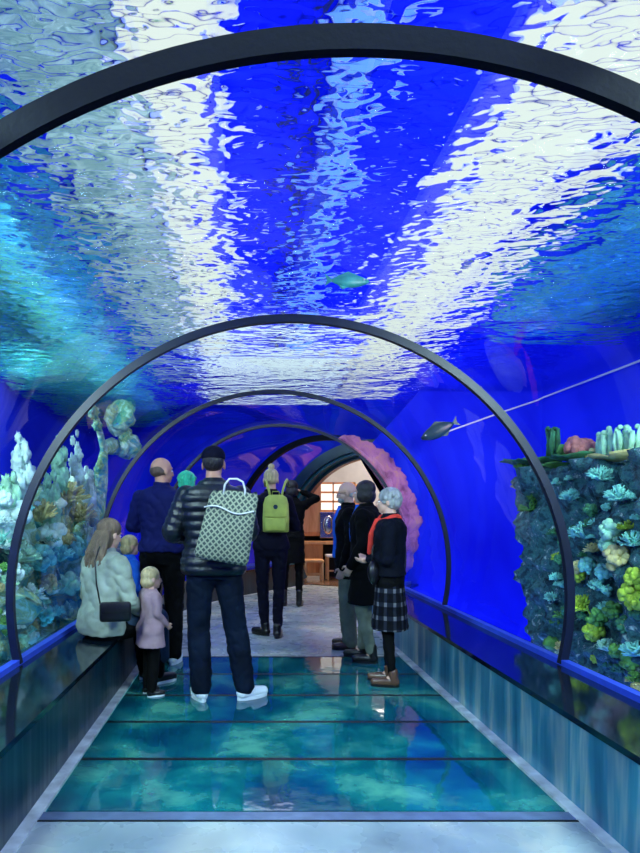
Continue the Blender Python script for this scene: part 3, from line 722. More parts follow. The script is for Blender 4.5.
# ------------------------------------------------------------------ people
def rotx(a): return Matrix.Rotation(a, 3, 'X')
def rotz(a): return Matrix.Rotation(a, 3, 'Z')
TORSO = [(.86, 0, .155, .105), (.92, -.005, .172, .118), (.98, 0, .168, .115), (1.06, .005, .148, .10), (1.14, .005, .142, .098), (1.24, .005, .158, .108), (1.34, 0, .178, .112), (1.41, -.01, .182, .10), (1.455, -.012, .15, .08), (1.485, -.012, .085, .065), (1.53, -.005, .056, .06), (1.57, 0, .054, .058)]
class Person:
    def __init__(s, name, label, loc, rz, h, skin='skin', **k):
        s.s = h/1.75; s.k = k; s.skin = M[skin]
        s.root = empty(name, loc, rz); tag(s.root, label, 'person')
        s.hs = k.get('hs', 1.0); s.wide = k.get('wide', 1.0); s.lean = k.get('lean', 0); s.seated = k.get('seat')
        g = k.get
        s.hipz = 0.92
        if s.seated is not None: s.drop = s.seated/s.s+0.09-0.92
        else: s.drop = 0
        j = {}
        for sd, n in ((-1, 'L'), (1, 'R')):
            j['sh'+n] = V((sd*.172*s.wide, -.01, 1.408)); j['el'+n] = V((sd*.245*s.wide, -.03, 1.14)); j['wr'+n] = V((sd*.24, .05, .90))
            j['hip'+n] = V((sd*.092, 0, .90)); j['kn'+n] = V((sd*.10, .015, .49)); j['an'+n] = V((sd*.105, -.02, .085)); j['toe'+n] = V((sd*.12, .13, .03))
        j.update({a: V(b) for a, b in (g('joints') or {}).items()})
        s.j = j; s.hy = g('head_yaw', 0); s.hp = g('head_pitch', 0)
        s.body()
    def up(s, p):       # lean the upper body about the pelvis, then drop for sitting
        p = V(p)
        q = V((p.x, p.y, p.z-.95)); w = max(0, min(1, (p.z-.88)/.12)); q = rotx(-s.lean*w) @ q
        return V((q.x, q.y, q.z+.95+s.drop))*s.s
    def lo(s, p): return V(p)*s.s
    def lo2(s, n):      # lower joints: hip moves with seat
        h = s.j['hip'+n]; return [V((h.x, h.y, h.z+s.drop))*s.s, s.lo(s.j['kn'+n]), s.lo(s.j['an'+n])]
    def torso(s, bm, infl, z0, z1, hem=None, puff=0, flare=0):
        rows = []; zs = frange(z0, z1, 60 if puff else 24)
        for z in zs:
            for a, b in zip(TORSO, TORSO[1:]):
                if a[0] <= z <= b[0] or (a is TORSO[0] and z < a[0]): break
            t = max(0, min(1, (z-a[0])/(b[0]-a[0]))); cy = a[1]+(b[1]-a[1])*t; rx = a[2]+(b[2]-a[2])*t; ry = a[3]+(b[3]-a[3])*t
            rx *= s.wide; k = infl
            if puff: k += puff*(abs(math.sin(z*PI/0.062))**0.6)-puff*.4
            if flare and z < 1.1: k += flare*(1.1-z)
            if z > 1.44: k *= max(.5, 1-(z-1.44)*6)
            rows.append((cy, z, rx+k, ry+k))
        n = 32; rings = []
        for cy, z, rx, ry in rows:
            r = []
            for q in range(n):
                a = 2*PI*q/n; c, si = math.cos(a), math.sin(a); p = 2/2.4
                r.append(bm.verts.new(s.up((rx*math.copysign(abs(c)**p, c), cy+ry*math.copysign(abs(si)**p, si), z))))
            rings.append(r)
        for a, b in zip(rings, rings[1:]):
            for q in range(n): bm.faces.new((a[q], a[(q+1) % n], b[(q+1) % n], b[q]))
        bm.faces.new(rings[0][::-1]); bm.faces.new(rings[-1])
    def arm(s, bm, n, infl, end=1.0, puff=0):
        a, e, w = s.up(s.j['sh'+n]), s.up(s.j['el'+n]), s.up(s.j['wr'+n])
        w = e+(w-e)*end; S = s.s
        r = [(.056+infl)*S, (.047+infl)*S, (.040+infl)*S, (.036+infl)*S, (.027+infl)*S]
        pts = [a, a.lerp(e, .5), e, e.lerp(w, .45), w]
        limb(bm, pts, r); ell(bm, a+V((0, 0, -.01)), (r[0]*.98,)*3)
        if puff:
            L = (e-a).length; m = int(L/.055)
            for i in range(m): ell(bm, a.lerp(e, (i+.5)/m), r[0]*.5+r[2]*.5+puff, u=14, v=8)
            L = (w-e).length; m = int(L/.055)
            for i in range(m): ell(bm, e.lerp(w, (i+.5)/m), r[2]*.5+r[4]*.5+puff, u=14, v=8)
    def leg(s, bm, n, infl, end=1.0, bag=0):
        h, k, a = s.lo2(n); S = s.s; a = k+(a-k)*end
        limb(bm, [h, h.lerp(k, .5), k, k.lerp(a, .35), a], [(.086+infl)*S, (.072+infl)*S, (.054+infl+bag*.4)*S, (.053+infl+bag*.6)*S, (.036+infl+bag)*S])
    def hand(s, bm, n):
        e, w = s.up(s.j['el'+n]), s.up(s.j['wr'+n]); d = (w-e).normalized(); S = s.s
        sd = -1 if n == 'L' else 1
        side = V((0, 1, 0)) if abs(d.y) < .8 else V((-sd, 0, 0))
        side = (side-d*side.dot(d)).normalized(); nm = d.cross(side)*sd
        Rm = Matrix((side, nm, d)).transposed()
        ell(bm, w+d*.045*S, (.038*S, .017*S, .055*S), Rm)
        for i, (o, L) in enumerate(((.030, .072), (.010, .082), (-.010, .076), (-.030, .058))):
            b = w+d*.08*S+side*o*S; k1 = b+(d*.9-nm*.35)*L*.5*S; k2 = k1+(d*.5-nm*.8)*L*.5*S
            limb(bm, [b, k1, k2], [.0095*S, .0085*S, .007*S])
        b = w+d*.02*S+side*.03*S; k1 = b+(side*.8+d*.6)*.035*S; limb(bm, [b, k1, k1+(d*.9-nm*.3)*.035*S], [.012*S, .010*S, .008*S])
    def H(s, p):        # head-space point (origin head centre, +y face) -> local
        S = s.s; R = rotz(s.hy) @ rotx(-s.hp); q = R @ (V(p)*s.hs); base = s.up((0, .015, 1.615+0.02))
        return base+q*S
    def HR(s): return rotz(s.hy) @ rotx(-s.hp)
    def body(s):
        bm = bmesh.new(); S0 = s.s; HR = s.HR(); S = S0*s.hs
        s.torso(bm, -.012, .86, 1.56)
        limb(bm, [s.up((0, -.008, 1.48)), s.H((0, -.012, -.06))], [.056*S0, .053*S0])
        ell(bm, s.H((0, -.012, .025)), (.074*S, .094*S, .086*S), HR, 24, 16)
        ell(bm, s.H((0, .03, -.035)), (.056*S, .062*S, .07*S), HR, 20, 12)
        ell(bm, s.H((0, .058, -.085)), (.03*S, .026*S, .02*S), HR)
        ell(bm, s.H((0, .09, -.02)), (.013*S, .022*S, .026*S), HR); ell(bm, s.H((0, .102, -.034)), (.016*S, .014*S, .011*S), HR)
        ell(bm, s.H((0, .082, -.062)), (.026*S, .012*S, .008*S), HR)
        ell(bm, s.H((0, .074, .022)), (.05*S, .014*S, .012*S), HR)
        for x in (-1, 1): ell(bm, s.H((x*.076, -.005, -.012)), (.009*S, .019*S, .032*S), HR)
        S = S0
        for n in 'LR':
            s.arm(bm, n, -.006); s.hand(bm, n); s.leg(bm, n, -.008)
            a = s.lo(s.j['an'+n]); t = s.lo(s.j['toe'+n]); d = (t-a); d.z = 0; d.normalize()
            limb(bm, [a, a+d*.05*S-V((0, 0, .04*S)), t+V((0, 0, .0))], [.032*S, .032*S, .02*S])
        s.b = remesh('body', bm, s.skin, s.root, .0065, 2)
        for x in (-1, 1):
            bm = bmesh.new(); ell(bm, s.H((x*.028, .078, -.002)), (.012*S, .009*S, .008*S), HR, 12, 8); obj('eye', bm, M['eye'], s.root)
    def top(s, name, mat, infl=.02, hem=.88, puff=0, sleeve=.97, flare=0, neck=1.50, vox=.008, label=None):
        bm = bmesh.new(); s.torso(bm, infl, hem, neck, puff=puff, flare=flare)
        for n in 'LR': s.arm(bm, n, infl*.62, sleeve, puff*.7)
        tube(bm, [s.up((0, -.008, 1.46)), s.up((0, -.004, 1.535))], [.088*s.s, .070*s.s], 18)
        o = remesh(name, bm, mat, s.root, vox, 2 if puff else 5, fold=0 if puff else .018*s.s)
        if label: o['label'] = label
        return o
    def trousers(s, mat, infl=.012, bag=0.012, end=.97, name='trousers'):
        bm = bmesh.new(); s.torso(bm, .008, .84, 1.02)
        for n in 'LR': s.leg(bm, n, infl, end, bag)
        if s.seated is None: ell(bm, s.lo((0, 0, .86)), (.13*s.s, .1*s.s, .07*s.s))
        return remesh(name, bm, mat, s.root, .008, 4, fold=.014*s.s)
    def skirt(s, mat, z0, z1, w0, d0, name='skirt', vox=.009):
        bm = bmesh.new(); rows = []
        for t in frange(0, 1, 10):
            z = z1+(z0-z1)*t; rows.append((0, .0, z, .165*s.wide+(w0-.165)*t, .115+(d0-.115)*t))
        loft(bm, [(a*s.s, b*s.s, c*s.s, d*s.s, e*s.s) for a, b, c, d, e in rows][::-1])
        return remesh(name, bm, mat, s.root, vox, 4, fold=.012)
    def shoes(s, mat, sole='shoe_b', boot=0, size=1.0, name='shoe'):
        S = s.s
        for n in 'LR':
            a = s.lo(s.j['an'+n]); t = s.lo(s.j['toe'+n]); d = (t-a); d.z = 0; d.normalize(); side = V((-d.y, d.x, 0)); R3 = Matrix((side, d, V((0, 0, 1)))).transposed()
            zf = t.z-.03*S
            bm = bmesh.new(); c = V((a.x, a.y, zf))
            limb(bm, [c-d*.02*S+V((0, 0, .045*S)), c+d*.10*S+V((0, 0, .04*S)), c+d*.16*S+V((0, 0, .036*S))], [.043*S*size, .040*S*size, .034*S*size])
            limb(bm, [c-d*.01*S+V((0, 0, .05*S)), c-d*.005*S+V((0, 0, .1*S+boot*S))], [.043*S*size, .044*S*size])
            for v in bm.verts:
                if v.co.z < zf+.012*S: v.co.z = zf+.012*S
            o = remesh(name, bm, M[mat], s.root, .006, 3)
            bm = bmesh.new(); m = 20; 
            for k in range(2):
                pass
            lo = []; hi = []
            for q in range(m):
                an = 2*PI*q/m; L = .125 if math.sin(an) > 0 else .125
                p = c+d*(.065+L*math.sin(an))*S+side*(.044*math.cos(an)*(1-.12*max(0, -math.sin(an))))*S*size
                lo.append(bm.verts.new((p.x, p.y, zf))); hi.append(bm.verts.new((p.x, p.y, zf+.022*S)))
            bm.faces.new(lo[::-1]); bm.faces.new(hi)
            for q in range(m): bm.faces.new((lo[q], lo[(q+1) % m], hi[(q+1) % m], hi[q]))
            obj('sole', bm, M[sole], o, smooth=False)
    def hair(s, mat, kind, label=None):
        S = s.s*s.hs; HR = s.HR(); bm = bmesh.new(); E = lambda c, r: ell(bm, s.H(c), tuple(x*S for x in r), HR, 20, 14)
        if kind == 'short': E((0, -.022, .042), (.080, .094, .080)); E((0, -.045, -.005), (.074, .07, .06))
        elif kind == 'cropped': E((0, -.03, .02), (.0765, .082, .082)); 
        elif kind == 'fringe': E((0, -.050, .0), (.0735, .060, .058)); E((-.055, -.03, -.015), (.0215, .04, .026)); E((.055, -.03, -.015), (.0215, .04, .026))
        elif kind == 'bob':
            E((0, -.02, .04), (.088, .098, .085)); E((0, -.04, -.03), (.092, .078, .085)); E((.055, 0, -.03), (.034, .06, .07)); E((-.055, 0, -.03), (.034, .06, .07))
        elif kind == 'curly':
            E((0, -.018, .04), (.092, .104, .088)); E((0, -.045, -.015), (.088, .075, .065))
            r = random.Random(3)
            for i in range(50):
                d = V((r.gauss(0, 1), r.gauss(-.3, 1), r.gauss(.5, .8))).normalized(); E((d.x*.088, -.02+d.y*.094, .03+d.z*.084), (.018, .018, .018))
        elif kind == 'bun':
            E((0, -.022, .038), (.080, .092, .080)); E((0, -.05, -.0), (.074, .062, .055)); E((0, -.03, .135), (.036, .036, .032))
        elif kind == 'long':
            E((0, -.018, .045), (.090, .10, .085)); E((0, -.05, -.05), (.092, .065, .10))
            r = random.Random(5)
            for i in range(44):
                x = r.uniform(-.10, .10); L = r.uniform(.36, .58); y0 = -.06-.03*math.cos(x*12)
                a = s.H((x*.75, y0, .0)); e = s.H((x*1.35+r.uniform(-.02, .02), -.05+.05*L, -L))
                m = s.H((x*1.1, y0-.035, -L*.45)); limb(bm, [a, m, e], [.022*S, .018*S, .006*S])
        elif kind == 'child':
            E((0, -.015, .04), (.086, .098, .086)); E((0, -.04, -.03), (.086, .075, .075))
        o = remesh('hair', bm, mat, s.root, .006, 2)
        if label: o['label'] = label
        return o

def mk_people():
    # 1 cap man with puffer jacket
    p = Person('person', 'man seen from behind in a dark puffer jacket, jeans, navy cap and white trainers', (-.51, 4.50, 0), math.radians(3), 1.84, wide=1.1,
        joints=dict(elL=(-.29, .0, 1.15), wrL=(-.12, .26, 1.12), elR=(.25, .06, 1.15), wrR=(.10, .27, 1.12), knL=(-.105, .02, .49), anL=(-.085, -.02, .085), toeL=(-.125, .10, .03),
                    knR=(.155, .03, .49), anR=(.215, -.01, .085), toeR=(.33, .06, .03)), head_yaw=-.15)
    p.top('puffer_jacket', M['puffer'], .038, .87, puff=.014, vox=.0065, neck=1.52); p.trousers(M['jeans'], .020, .018, .96); p.shoes('shoe_w', 'shoe_w'); p.hair(M['h_dark'], 'cropped')
    bm = bmesh.new(); S = p.s; ell(bm, p.H((0, -.012, .05)), (.085*S, .102*S, .078*S), p.HR(), 24, 14)
    for v in bm.verts[:]:
        zz = p.H((0, 0, .03)).z
        if v.co.z < zz: v.co.z = zz
    ell(bm, p.H((0, .12, .035)), (.065*S, .065*S, .010*S), p.HR()); remesh('cap', bm, M['dknavy'], p.root, .006, 3)
    # 2 bald man in blue
    p = Person('person', 'balding man in a blue zip jacket and black trousers standing behind the seated woman', (-1.04, 5.60, 0), math.radians(-6), 1.87, wide=1.06,
        joints=dict(elL=(-.27, .02, 1.16), wrL=(-.02, .20, 1.14), elR=(.27, .02, 1.16), wrR=(.02, .22, 1.18)), head_yaw=-.8)
    p.top('jacket', M['navy'], .026, .95); p.trousers(M['blackcloth'], .018, .02); p.shoes('shoe_w', 'shoe_w'); p.hair(M['h_short'], 'fringe')
    # 3 green haired
    p = Person('person', 'person with green curly hair mostly hidden behind the man in blue', (-.90, 6.5, 0), 0, 1.80, joints=dict(wrL=(-.1, .2, 1.1), wrR=(.1, .2, 1.1)))
    p.top('jacket', M['dknavy'], .02, .9); p.trousers(M['blackcloth']); p.shoes('shoe_b'); p.hair(M['h_green'], 'curly')
    # 4 child pink
    p = Person('child', 'small blond child in a dusty pink coat standing beside the seated woman', (-.99, 4.62, 0), math.radians(-62), .93, skin='skin2', wide=1.35, hs=1.38,
        joints=dict(elL=(-.23, .05, 1.16), wrL=(-.14, .20, 1.02), elR=(.23, .02, 1.16), wrR=(.16, .18, 1.0)))
    p.top('coat', M['pinkj'], .03, .70, flare=.14, vox=.006); p.trousers(M['blackcloth'], .02, .01); p.shoes('shoe_b', 'shoe_w', size=1.2); p.hair(M['h_blond'], 'child')
    # 5 seated woman on the ledge
    p = Person('person', 'long-haired woman in a grey denim jacket seated on the left ledge with her back turned', (-1.37, 4.66, 0), math.radians(-42), 1.70, skin='skin2', seat=.42, lean=.10, wide=1.1,
        joints=dict(knL=(-.10, .46, .50), anL=(-.08, .50, .085), toeL=(-.08, .66, .03), knR=(.12, .44, .50), anR=(.12, .46, .085), toeR=(.14, .62, .03),
                    elL=(-.27, .04, 1.14), wrL=(-.12, .27, 1.02), elR=(.26, .06, 1.14), wrR=(.12, .30, 1.02)), head_pitch=.2, head_yaw=.0)
    p.top('denim_jacket', M['denimj'], .036, .86, vox=.008); p.trousers(M['blackcloth'], .016, .012); p.shoes('shoe_b', 'shoe_w'); p.hair(M['h_brown'], 'long')
    # coat in her lap
    bm = bmesh.new(); S = 1.70/1.75
    for n, x in (('L', -.1), ('R', .14)):
        h, k, a = p.lo2(n); limb(bm, [h.lerp(k, .35)+V((0, 0, .03)), k+V((0, .02, .03)), k+V((x*.2, .05, -.27))], [.085, .095, .06])
    ell(bm, p.lo2('L')[1].lerp(p.lo2('R')[1], .5)+V((0, .03, -.08)), (.16, .07, .17))
    o = remesh('draped_coat', bm, M['slate'], p.root, .008, 5)
    # 6 seated child in bright blue further along
    p = Person('child', 'blond child in bright blue half hidden between the seated woman and the man in blue', (-1.42, 6.05, 0), math.radians(-60), 1.35, skin='skin2', seat=.42, wide=1.1, hs=1.15,
        joints=dict(knL=(-.10, .42, .52), anL=(-.08, .44, .18), toeL=(-.08, .58, .12), knR=(.12, .42, .52), anR=(.12, .44, .18), toeR=(.14, .58, .12), wrL=(-.12, .25, 1.0), wrR=(.12, .25, 1.0)))
    p.top('jumper', M['bblue'], .025, .87); p.trousers(M['dknavy']); p.shoes('shoe_b'); p.hair(M['h_blond'], 'child')
    # 7 yellow backpack woman
    p = Person('person', 'woman with a blond top bun in navy walking away with a yellow backpack', (.0, 6.85, 0), math.radians(-4), 1.86, skin='skin2', wide=.98,
        joints=dict(knL=(-.085, .03, .49), anL=(-.06, .02, .085), toeL=(-.15, .10, .03), knR=(.085, -.0, .49), anR=(.07, -.10, .085), toeR=(.09, .04, .03), elL=(-.26, .0, 1.14), wrL=(-.16, .22, 1.10), elR=(.26, .0, 1.14), wrR=(.16, .22, 1.10)), head_yaw=.2)
    p.top('jacket', M['dknavy'], .026, .90); p.trousers(M['dknavy'], .006, .004); p.shoes('shoe_b', 'shoe_b', name='boot', boot=.02); p.hair(M['h_blond'], 'bun')
    # 8 woman in black near portal, arm raised
    p = Person('person', 'dark-haired woman in a black dress with an elbow raised, nearest the portal', (.40, 9.10, 0), math.radians(-10), 1.85, skin='skin', wide=.98,
        joints=dict(elR=(.34, .10, 1.50), wrR=(.12, .17, 1.60), elL=(-.30, .14, 1.42), wrL=(-.10, .18, 1.58)))
    p.top('dress_top', M['blackcloth'], .018, .95); p.skirt(M['blackcloth'], .60, 1.0, .19, .15); p.trousers(M['blackcloth'], .002, 0); p.shoes('shoe_b', 'shoe_b', name='boot', boot=.1); p.hair(M['h_dark'], 'bob')
    # 9 bald man with glasses
    p = Person('person', 'bald bearded man with glasses in a black jacket and blue shirt facing left', (.76, 6.25, 0), math.radians(82), 1.68, skin='skin2', wide=1.05,
        joints=dict(wrL=(-.22, .06, .86), elL=(-.25, -.02, 1.13)), head_pitch=.15)
    p.top('jacket', M['blackcloth'], .03, .74); p.trousers(M['olive'], .02, .025); p.shoes('brown_leather', 'shoe_b'); 
    bm = bmesh.new(); S = p.s; ell(bm, p.H((0, .06, -.07)), (.05*S, .045*S, .04*S), p.HR()); ell(bm, p.H((0, -.05, -.03)), (.072*S, .05*S, .035*S), p.HR()); remesh('beard', bm, M['h_grey'], p.root, .005, 2)
    bm = bmesh.new()
    for x in (-1, 1):
        c = p.H((x*.031, .100, -.002)); pts = [p.H((x*.031+.022*math.cos(a), .100, -.002+.018*math.sin(a))) for a in frange(0, 2*PI, 12)]; tube(bm, pts, .0022, 6)
        tube(bm, [p.H((x*.053, .10, .004)), p.H((x*.08, .0, .0))], .002, 6)
    tube(bm, [p.H((-.01, .102, 0)), p.H((.01, .102, 0))], .002, 6); obj('glasses', bm, M['black'], p.root)
    bm = bmesh.new(); p.torso(bm, .0, .95, 1.50); 
    for v in bm.verts: v.co.y += .05
    for v in bm.verts: v.co.x *= .55
    remesh('shirt', bm, M['bblue'], p.root, .008, 3)
    # 10 woman in long black coat
    p = Person('person', 'dark-haired woman in a long black coat, pale trousers and black ankle boots', (.83, 5.70, 0), math.radians(68), 1.66, skin='skin2', wide=1.08,
        joints=dict(wrL=(-.20, .10, .93), wrR=(.20, .10, .93), anL=(-.09, -.08, .085), toeL=(-.10, .07, .03), anR=(.10, .05, .085), toeR=(.10, .20, .03)))
    p.top('coat', M['blackcloth'], .034, .80, vox=.008); p.skirt(M['blackcloth'], .56, .95, .21, .17, name='coat_skirt'); p.trousers(M['olive'], .006, .012, .9); p.shoes('shoe_b', 'shoe_b', boot=.05, name='boot'); p.hair(M['h_dark'], 'bob')
    bm = bmesh.new(); p.torso(bm, .0, 1.15, 1.52)
    for v in bm.verts: v.co.y += .044; v.co.x *= .35
    remesh('blouse', bm, M['bblue'], p.root, .008, 3)
    # 11 grey-haired woman, red scarf, plaid skirt
    p = Person('person', 'grey-haired woman with a red scarf, dark jumper, plaid skirt and brown shoes', (.87, 4.90, 0), math.radians(72), 1.555, skin='skin2', wide=1.12,
        joints=dict(elL=(-.23, .0, 1.13), wrL=(-.04, .17, 1.12), elR=(.23, .0, 1.13), wrR=(.04, .19, 1.10), anL=(-.08, -.03, .085), toeL=(-.09, .12, .03), anR=(.08, .02, .085), toeR=(.09, .18, .03)))
    p.top('jumper', M['knit'], .034, .98); p.skirt(M['plaid'], .50, 1.02, .20, .165); p.trousers(M['blackcloth'], -.002, 0, 1.0, name='tights'); p.shoes('brown_leather', 'shoe_b', boot=.03, name='boot'); p.hair(M['h_grey'], 'curly')
    bm = bmesh.new(); S = p.s
    pts = [p.up((.10*math.cos(a), .0+.085*math.sin(a), 1.48+.02*math.sin(a*2))) for a in frange(0, 2*PI, 20)]; tube(bm, pts, .026*S, 10)
    limb(bm, [p.up((-.03, .11, 1.46)), p.up((-.06, .155, 1.34)), p.up((-.07, .17, 1.18))], [.026*S, .028*S, .024*S]); limb(bm, [p.up((.04, .11, 1.46)), p.up((.03, .155, 1.34)), p.up((.05, .17, 1.24))], [.026*S, .028*S, .024*S])
    remesh('scarf', bm, M['red'], p.root, .006, 3)
mk_people()

# ------------------------------------------------------------------ bags
# patterned tote worn on the cap man's back
t = empty('patterned_backpack', (-.405, 4.205, 1.275), 0); t.rotation_euler = (0.06, 0.12, -0.05); t.scale = (.84, .95, .92)
tag(t, 'pale lattice-patterned bag with two rope handles on the puffer-jacket man\'s back', 'bag')
bm = bmesh.new(); n = 28; rings = []
for i in range(15):
    s = i/14; z = -.27+.52*s; w = (.225-.03*s)*(1 if 0 < i < 14 else .93); dth = .085*(math.sin(PI*min(1, .18+s*.75))); cx = .05*(s-.3)
    r = []
    for k in range(n):
        a = 2*PI*k/n; c, si = math.cos(a), math.sin(a); r.append(bm.verts.new((cx+w*math.copysign(abs(c)**.45, c), dth*math.copysign(abs(si)**.7, si)+.008*noise.noise(V((c*3, si*3, z*9))), z+.025*c*(s-.5)+.012*math.sin(3*a)*s)))
    rings.append(r)
for a, b in zip(rings, rings[1:]):
    for k in range(n): bm.faces.new((a[k], a[(k+1) % n], b[(k+1) % n], b[k]))
bm.faces.new(rings[0][::-1]); bm.faces.new(rings[-1]); obj('bag_body', bm, M['lattice'], t)
for y in (-.02, .02):
    bm = bmesh.new(); tube(bm, [(.03-.085, y, .22), (.03-.082, y-.005, .30), (.03-.05, y-.01, .345), (.03+.01, y-.01, .352), (.03+.06, y-.01, .335), (.03+.085, y, .28), (.03+.09, y, .22)], .007, 8); obj('handle', bm, M['white'], t)
bm = bmesh.new(); tube(bm, [(-.19+.4*q, -.086+.03*abs(q-.5), .12+.02*math.sin(q*7)) for q in frange(0, 1, 12)], .006, 6); obj('drawstring', bm, M['white'], t)
# yellow backpack
t = empty('yellow_backpack', (.045, 6.60, 1.36), math.radians(-6)); tag(t, 'small yellow canvas backpack on the back of the woman with the bun', 'backpack')
bm = bmesh.new(); loft(bm, [(0, 0, z, w, d) for z, w, d in ((-.20, .125, .05), (-.19, .14, .065), (-.05, .142, .07), (.10, .135, .065), (.17, .115, .055), (.20, .07, .03))], 28, 4); obj('pack_body', bm, M['yellow'], t)
bm = bmesh.new(); loft(bm, [(0, -.075, z, w, d) for z, w, d in ((-.185, .10, .018), (-.17, .112, .028), (-.06, .112, .028), (-.045, .10, .018))], 24, 5); obj('pocket', bm, M['yellow'], t)
bm = bmesh.new(); tube(bm, [(-.115, -.06, -.035), (0, -.108, -.04), (.115, -.06, -.035)], .005, 6); obj('zip', bm, M['yellow_dk'], t)
bm = bmesh.new(); bmesh.ops.create_cone(bm, cap_ends=True, segments=20, radius1=.024, radius2=.024, depth=.006, matrix=Matrix.Translation((0, -.073, .07)) @ Matrix.Rotation(PI/2, 4, 'X')); obj('emblem', bm, M['slate'], t, smooth=False)['label'] = 'small round emblem'
for x in (-1, 1):
    bm = bmesh.new(); tube(bm, [(x*.06, .02, .17), (x*.075, -.0, .25), (x*.10, .03, .335), (x*.12, .12, .37), (x*.13, .22, .30)], .016, 8, flat=.45); obj('strap', bm, M['yellow'], t)
bm = bmesh.new(); tube(bm, [(-.04, -.02, .19), (-.035, -.03, .235), (.035, -.03, .235), (.04, -.02, .19)], .006, 8); obj('handle', bm, M['yellow_dk'], t)
# black shoulder bag of the seated woman
t = empty('shoulder_bag', (-1.20, 4.37, .66), math.radians(12)); tag(t, 'small black shoulder bag hanging behind the seated woman', 'bag')
bm = bmesh.new(); obox(bm, (0, 0, 0), (.22, .06, .14), None, .02); obj('bag_body', bm, M['shoe_b'], t)
bm = bmesh.new(); obox(bm, (0, -.033, .03), (.2, .008, .08), None, .003); obj('flap', bm, M['shoe_b'], t)
bm = bmesh.new(); tube(bm, [(-.105, 0, .06), (-.13, -.015, .2), (-.14, .0, .36), (-.11, .08, .46)], .006, 6); obj('strap', bm, M['shoe_b'], t)
# handbag of the plaid-skirt woman
t = empty('handbag', W(374, 572, 4.80), math.radians(60)); tag(t, 'small dark handbag hanging in front of the plaid skirt', 'handbag')
bm = bmesh.new(); blob(bm, (0, 0, 0), .085, 5, .12, 3, (.9, .55, 1.15), 3); obj('bag_body', bm, M['shoe_b'], t)
bm = bmesh.new(); tube(bm, [(-.05, 0, .08), (-.04, 0, .17), (.0, 0, .21), (.04, 0, .17), (.05, 0, .08)], .006, 6); obj('handle', bm, M['shoe_b'], t)

# ------------------------------------------------------------------ light
def area(name, loc, rot, sx, sy, e, c):
    l = bpy.data.lights.new(name, 'AREA'); l.shape = 'RECTANGLE'; l.size = sx; l.size_y = sy; l.energy = e; l.color = c
    o = bpy.data.objects.new(name, l); COL.objects.link(o); o.location = loc; o.rotation_euler = rot; return o
def aim(o, target):
    o.rotation_euler = (V(target)-o.location).to_track_quat('-Z', 'Y').to_euler(); return o
def gobo(o, scale=7, lo=0.35, hi=0.75, k=2.2):
    """noise imitating light through the rippled surface: bright wandering patches"""
    l = o.data; l.use_nodes = True; nt = l.node_tree; em = nt.nodes['Emission']
    tc = nt.nodes.new('ShaderNodeTexCoord'); nz = nt.nodes.new('ShaderNodeTexNoise'); rp = nt.nodes.new('ShaderNodeMapRange')
    nz.inputs['Scale'].default_value = scale; nz.inputs['Detail'].default_value = 2; nz.inputs['Distortion'].default_value = 1.2
    nt.links.new(tc.outputs['Normal'], nz.inputs['Vector']); nt.links.new(nz.outputs['Fac'], rp.inputs['Value'])
    rp.inputs['From Min'].default_value = lo; rp.inputs['From Max'].default_value = hi; rp.inputs['To Min'].default_value = 0.15; rp.inputs['To Max'].default_value = k
    nt.links.new(rp.outputs['Result'], em.inputs['Strength'])
def spot(name, loc, target, e, c, size=80, rad=0.04):
    l = bpy.data.lights.new(name, 'SPOT'); l.energy = e; l.color = c; l.spot_size = math.radians(size); l.spot_blend = 0.6; l.shadow_soft_size = rad
    o = bpy.data.objects.new(name, l); COL.objects.link(o); o.location = loc; return aim(o, target)
# added unseen wall fill, low beside the tunnel, aimed outward and up
area('wall_fill_right', (1.95, 4.0, -0.4), (0, math.radians(-115), 0), 0.5, 12, 230, (.12, .2, 1))
area('wall_fill_left', (-1.95, 6.0, -0.4), (0, math.radians(115), 0), 0.5, 15, 260, (.1, .4, 1))
# fill added just above the water, facing up to brighten the ceiling
area('ceiling_fill', (0.5, 4.5, 3.1), (PI, 0, 0), 5, 12, 300, (.12, .2, 1))
area('ceiling_fill', (-1.5, 4.5, 3.1), (PI, 0, 0), 1.2, 9, 210, (.95, 1, .85))
aim(area('pink_slab_fill', (2.6, 6.6, 2.6), (0, 0, 0), .5, .5, 20, (1, .7, .75)), (1.8, 8.1, 1.6))  # warm fill added only to brighten the pink slab
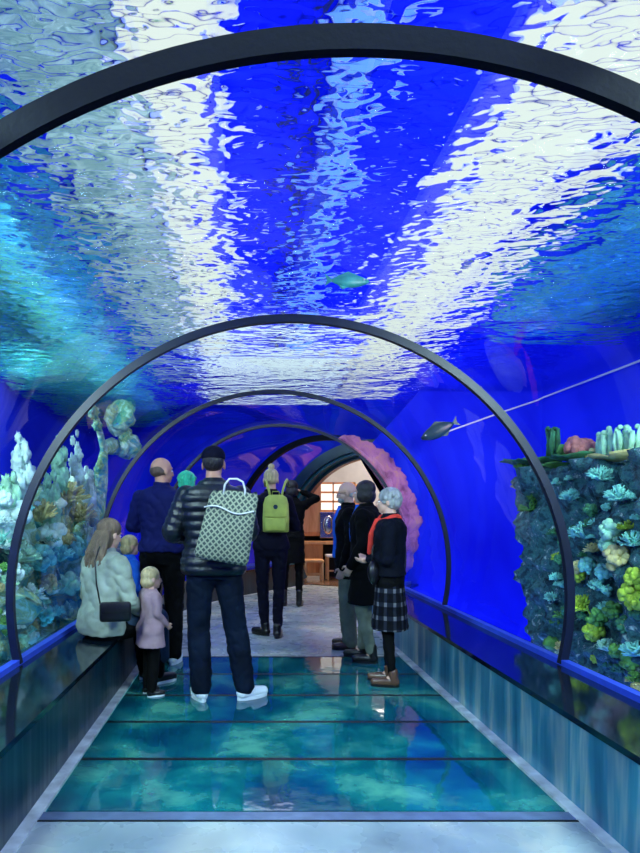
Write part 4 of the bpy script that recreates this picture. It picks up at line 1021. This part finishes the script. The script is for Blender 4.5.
# out-of-frame fill added under the surface to light the reefs
aim(area('reef_fill_right', (1.95, 1.5, 2.7), (0, 0, 0), 0.6, 1.2, 130, (.75, 1, .95)), (2.4, 4.4, 1.0))
aim(area('reef_fill_left', (-2.1, 2.4, 2.7), (0, 0, 0), 0.6, 1.2, 110, (.75, 1, .95)), (-2.3, 6.0, 1.0))
aim(area('reef_fill_left', (-3.3, 6.9, 2.8), (0, 0, 0), 0.4, 1.2, 60, (.7, 1, .95)), (-2.4, 8.6, 1.2))
# unseen fill lights added over the walkway for floor and people
area('tunnel_fill', (-0.2, 1.0, 2.85), (0, 0, 0), 2.0, 1.2, 34, (.62, .88, 1))
area('tunnel_fill', (-0.4, 8.2, 2.9), (0, 0, 0), 1.6, 1.6, 22, (.8, .8, 1))
gobo(spot('ripple_fill_spot', (1.6, 0.9, 2.8), (-.9, 3.4, .0), 110, (.75, 1, 1), 70), 9)  # added spots, patterned like light coming through ripples
gobo(spot('ripple_fill_spot', (-1.9, 1.2, 2.8), (1.3, 3.6, .2), 300, (.65, .95, 1), 60), 9)
# hidden fill added below the ledges to brighten the pool bed
area('pool_fill_right', (1.55, 4.4, -0.2), (0, 0, 0), 0.5, 3, 50, (.55, 1, .95))
area('pool_fill_left', (-1.55, 4.4, -0.2), (0, 0, 0), 0.5, 3, 50, (.55, 1, .95))
# warm ceiling lights of the far room
area('room_lamp', (3.0, 13.0, 4.0), (0, 0, 0), 2.5, 2.5, 230, (1, .78, .6))
area('room_lamp', (4.5, 15.5, 4.0), (0, 0, 0), 3, 2.0, 240, (1, .88, .8))
w = bpy.data.worlds.new('world'); scene.world = w; w.use_nodes = True
w.node_tree.nodes['Background'].inputs[0].default_value = (.03, .08, .3, 1); w.node_tree.nodes['Background'].inputs[1].default_value = .2
vs = scene.view_settings; vs.view_transform = 'Standard'; vs.look = 'None'; vs.exposure = 0.0; vs.gamma = 1; vs.use_curve_mapping = False
scene.cycles.transparent_max_bounces = 16; scene.cycles.max_bounces = 8
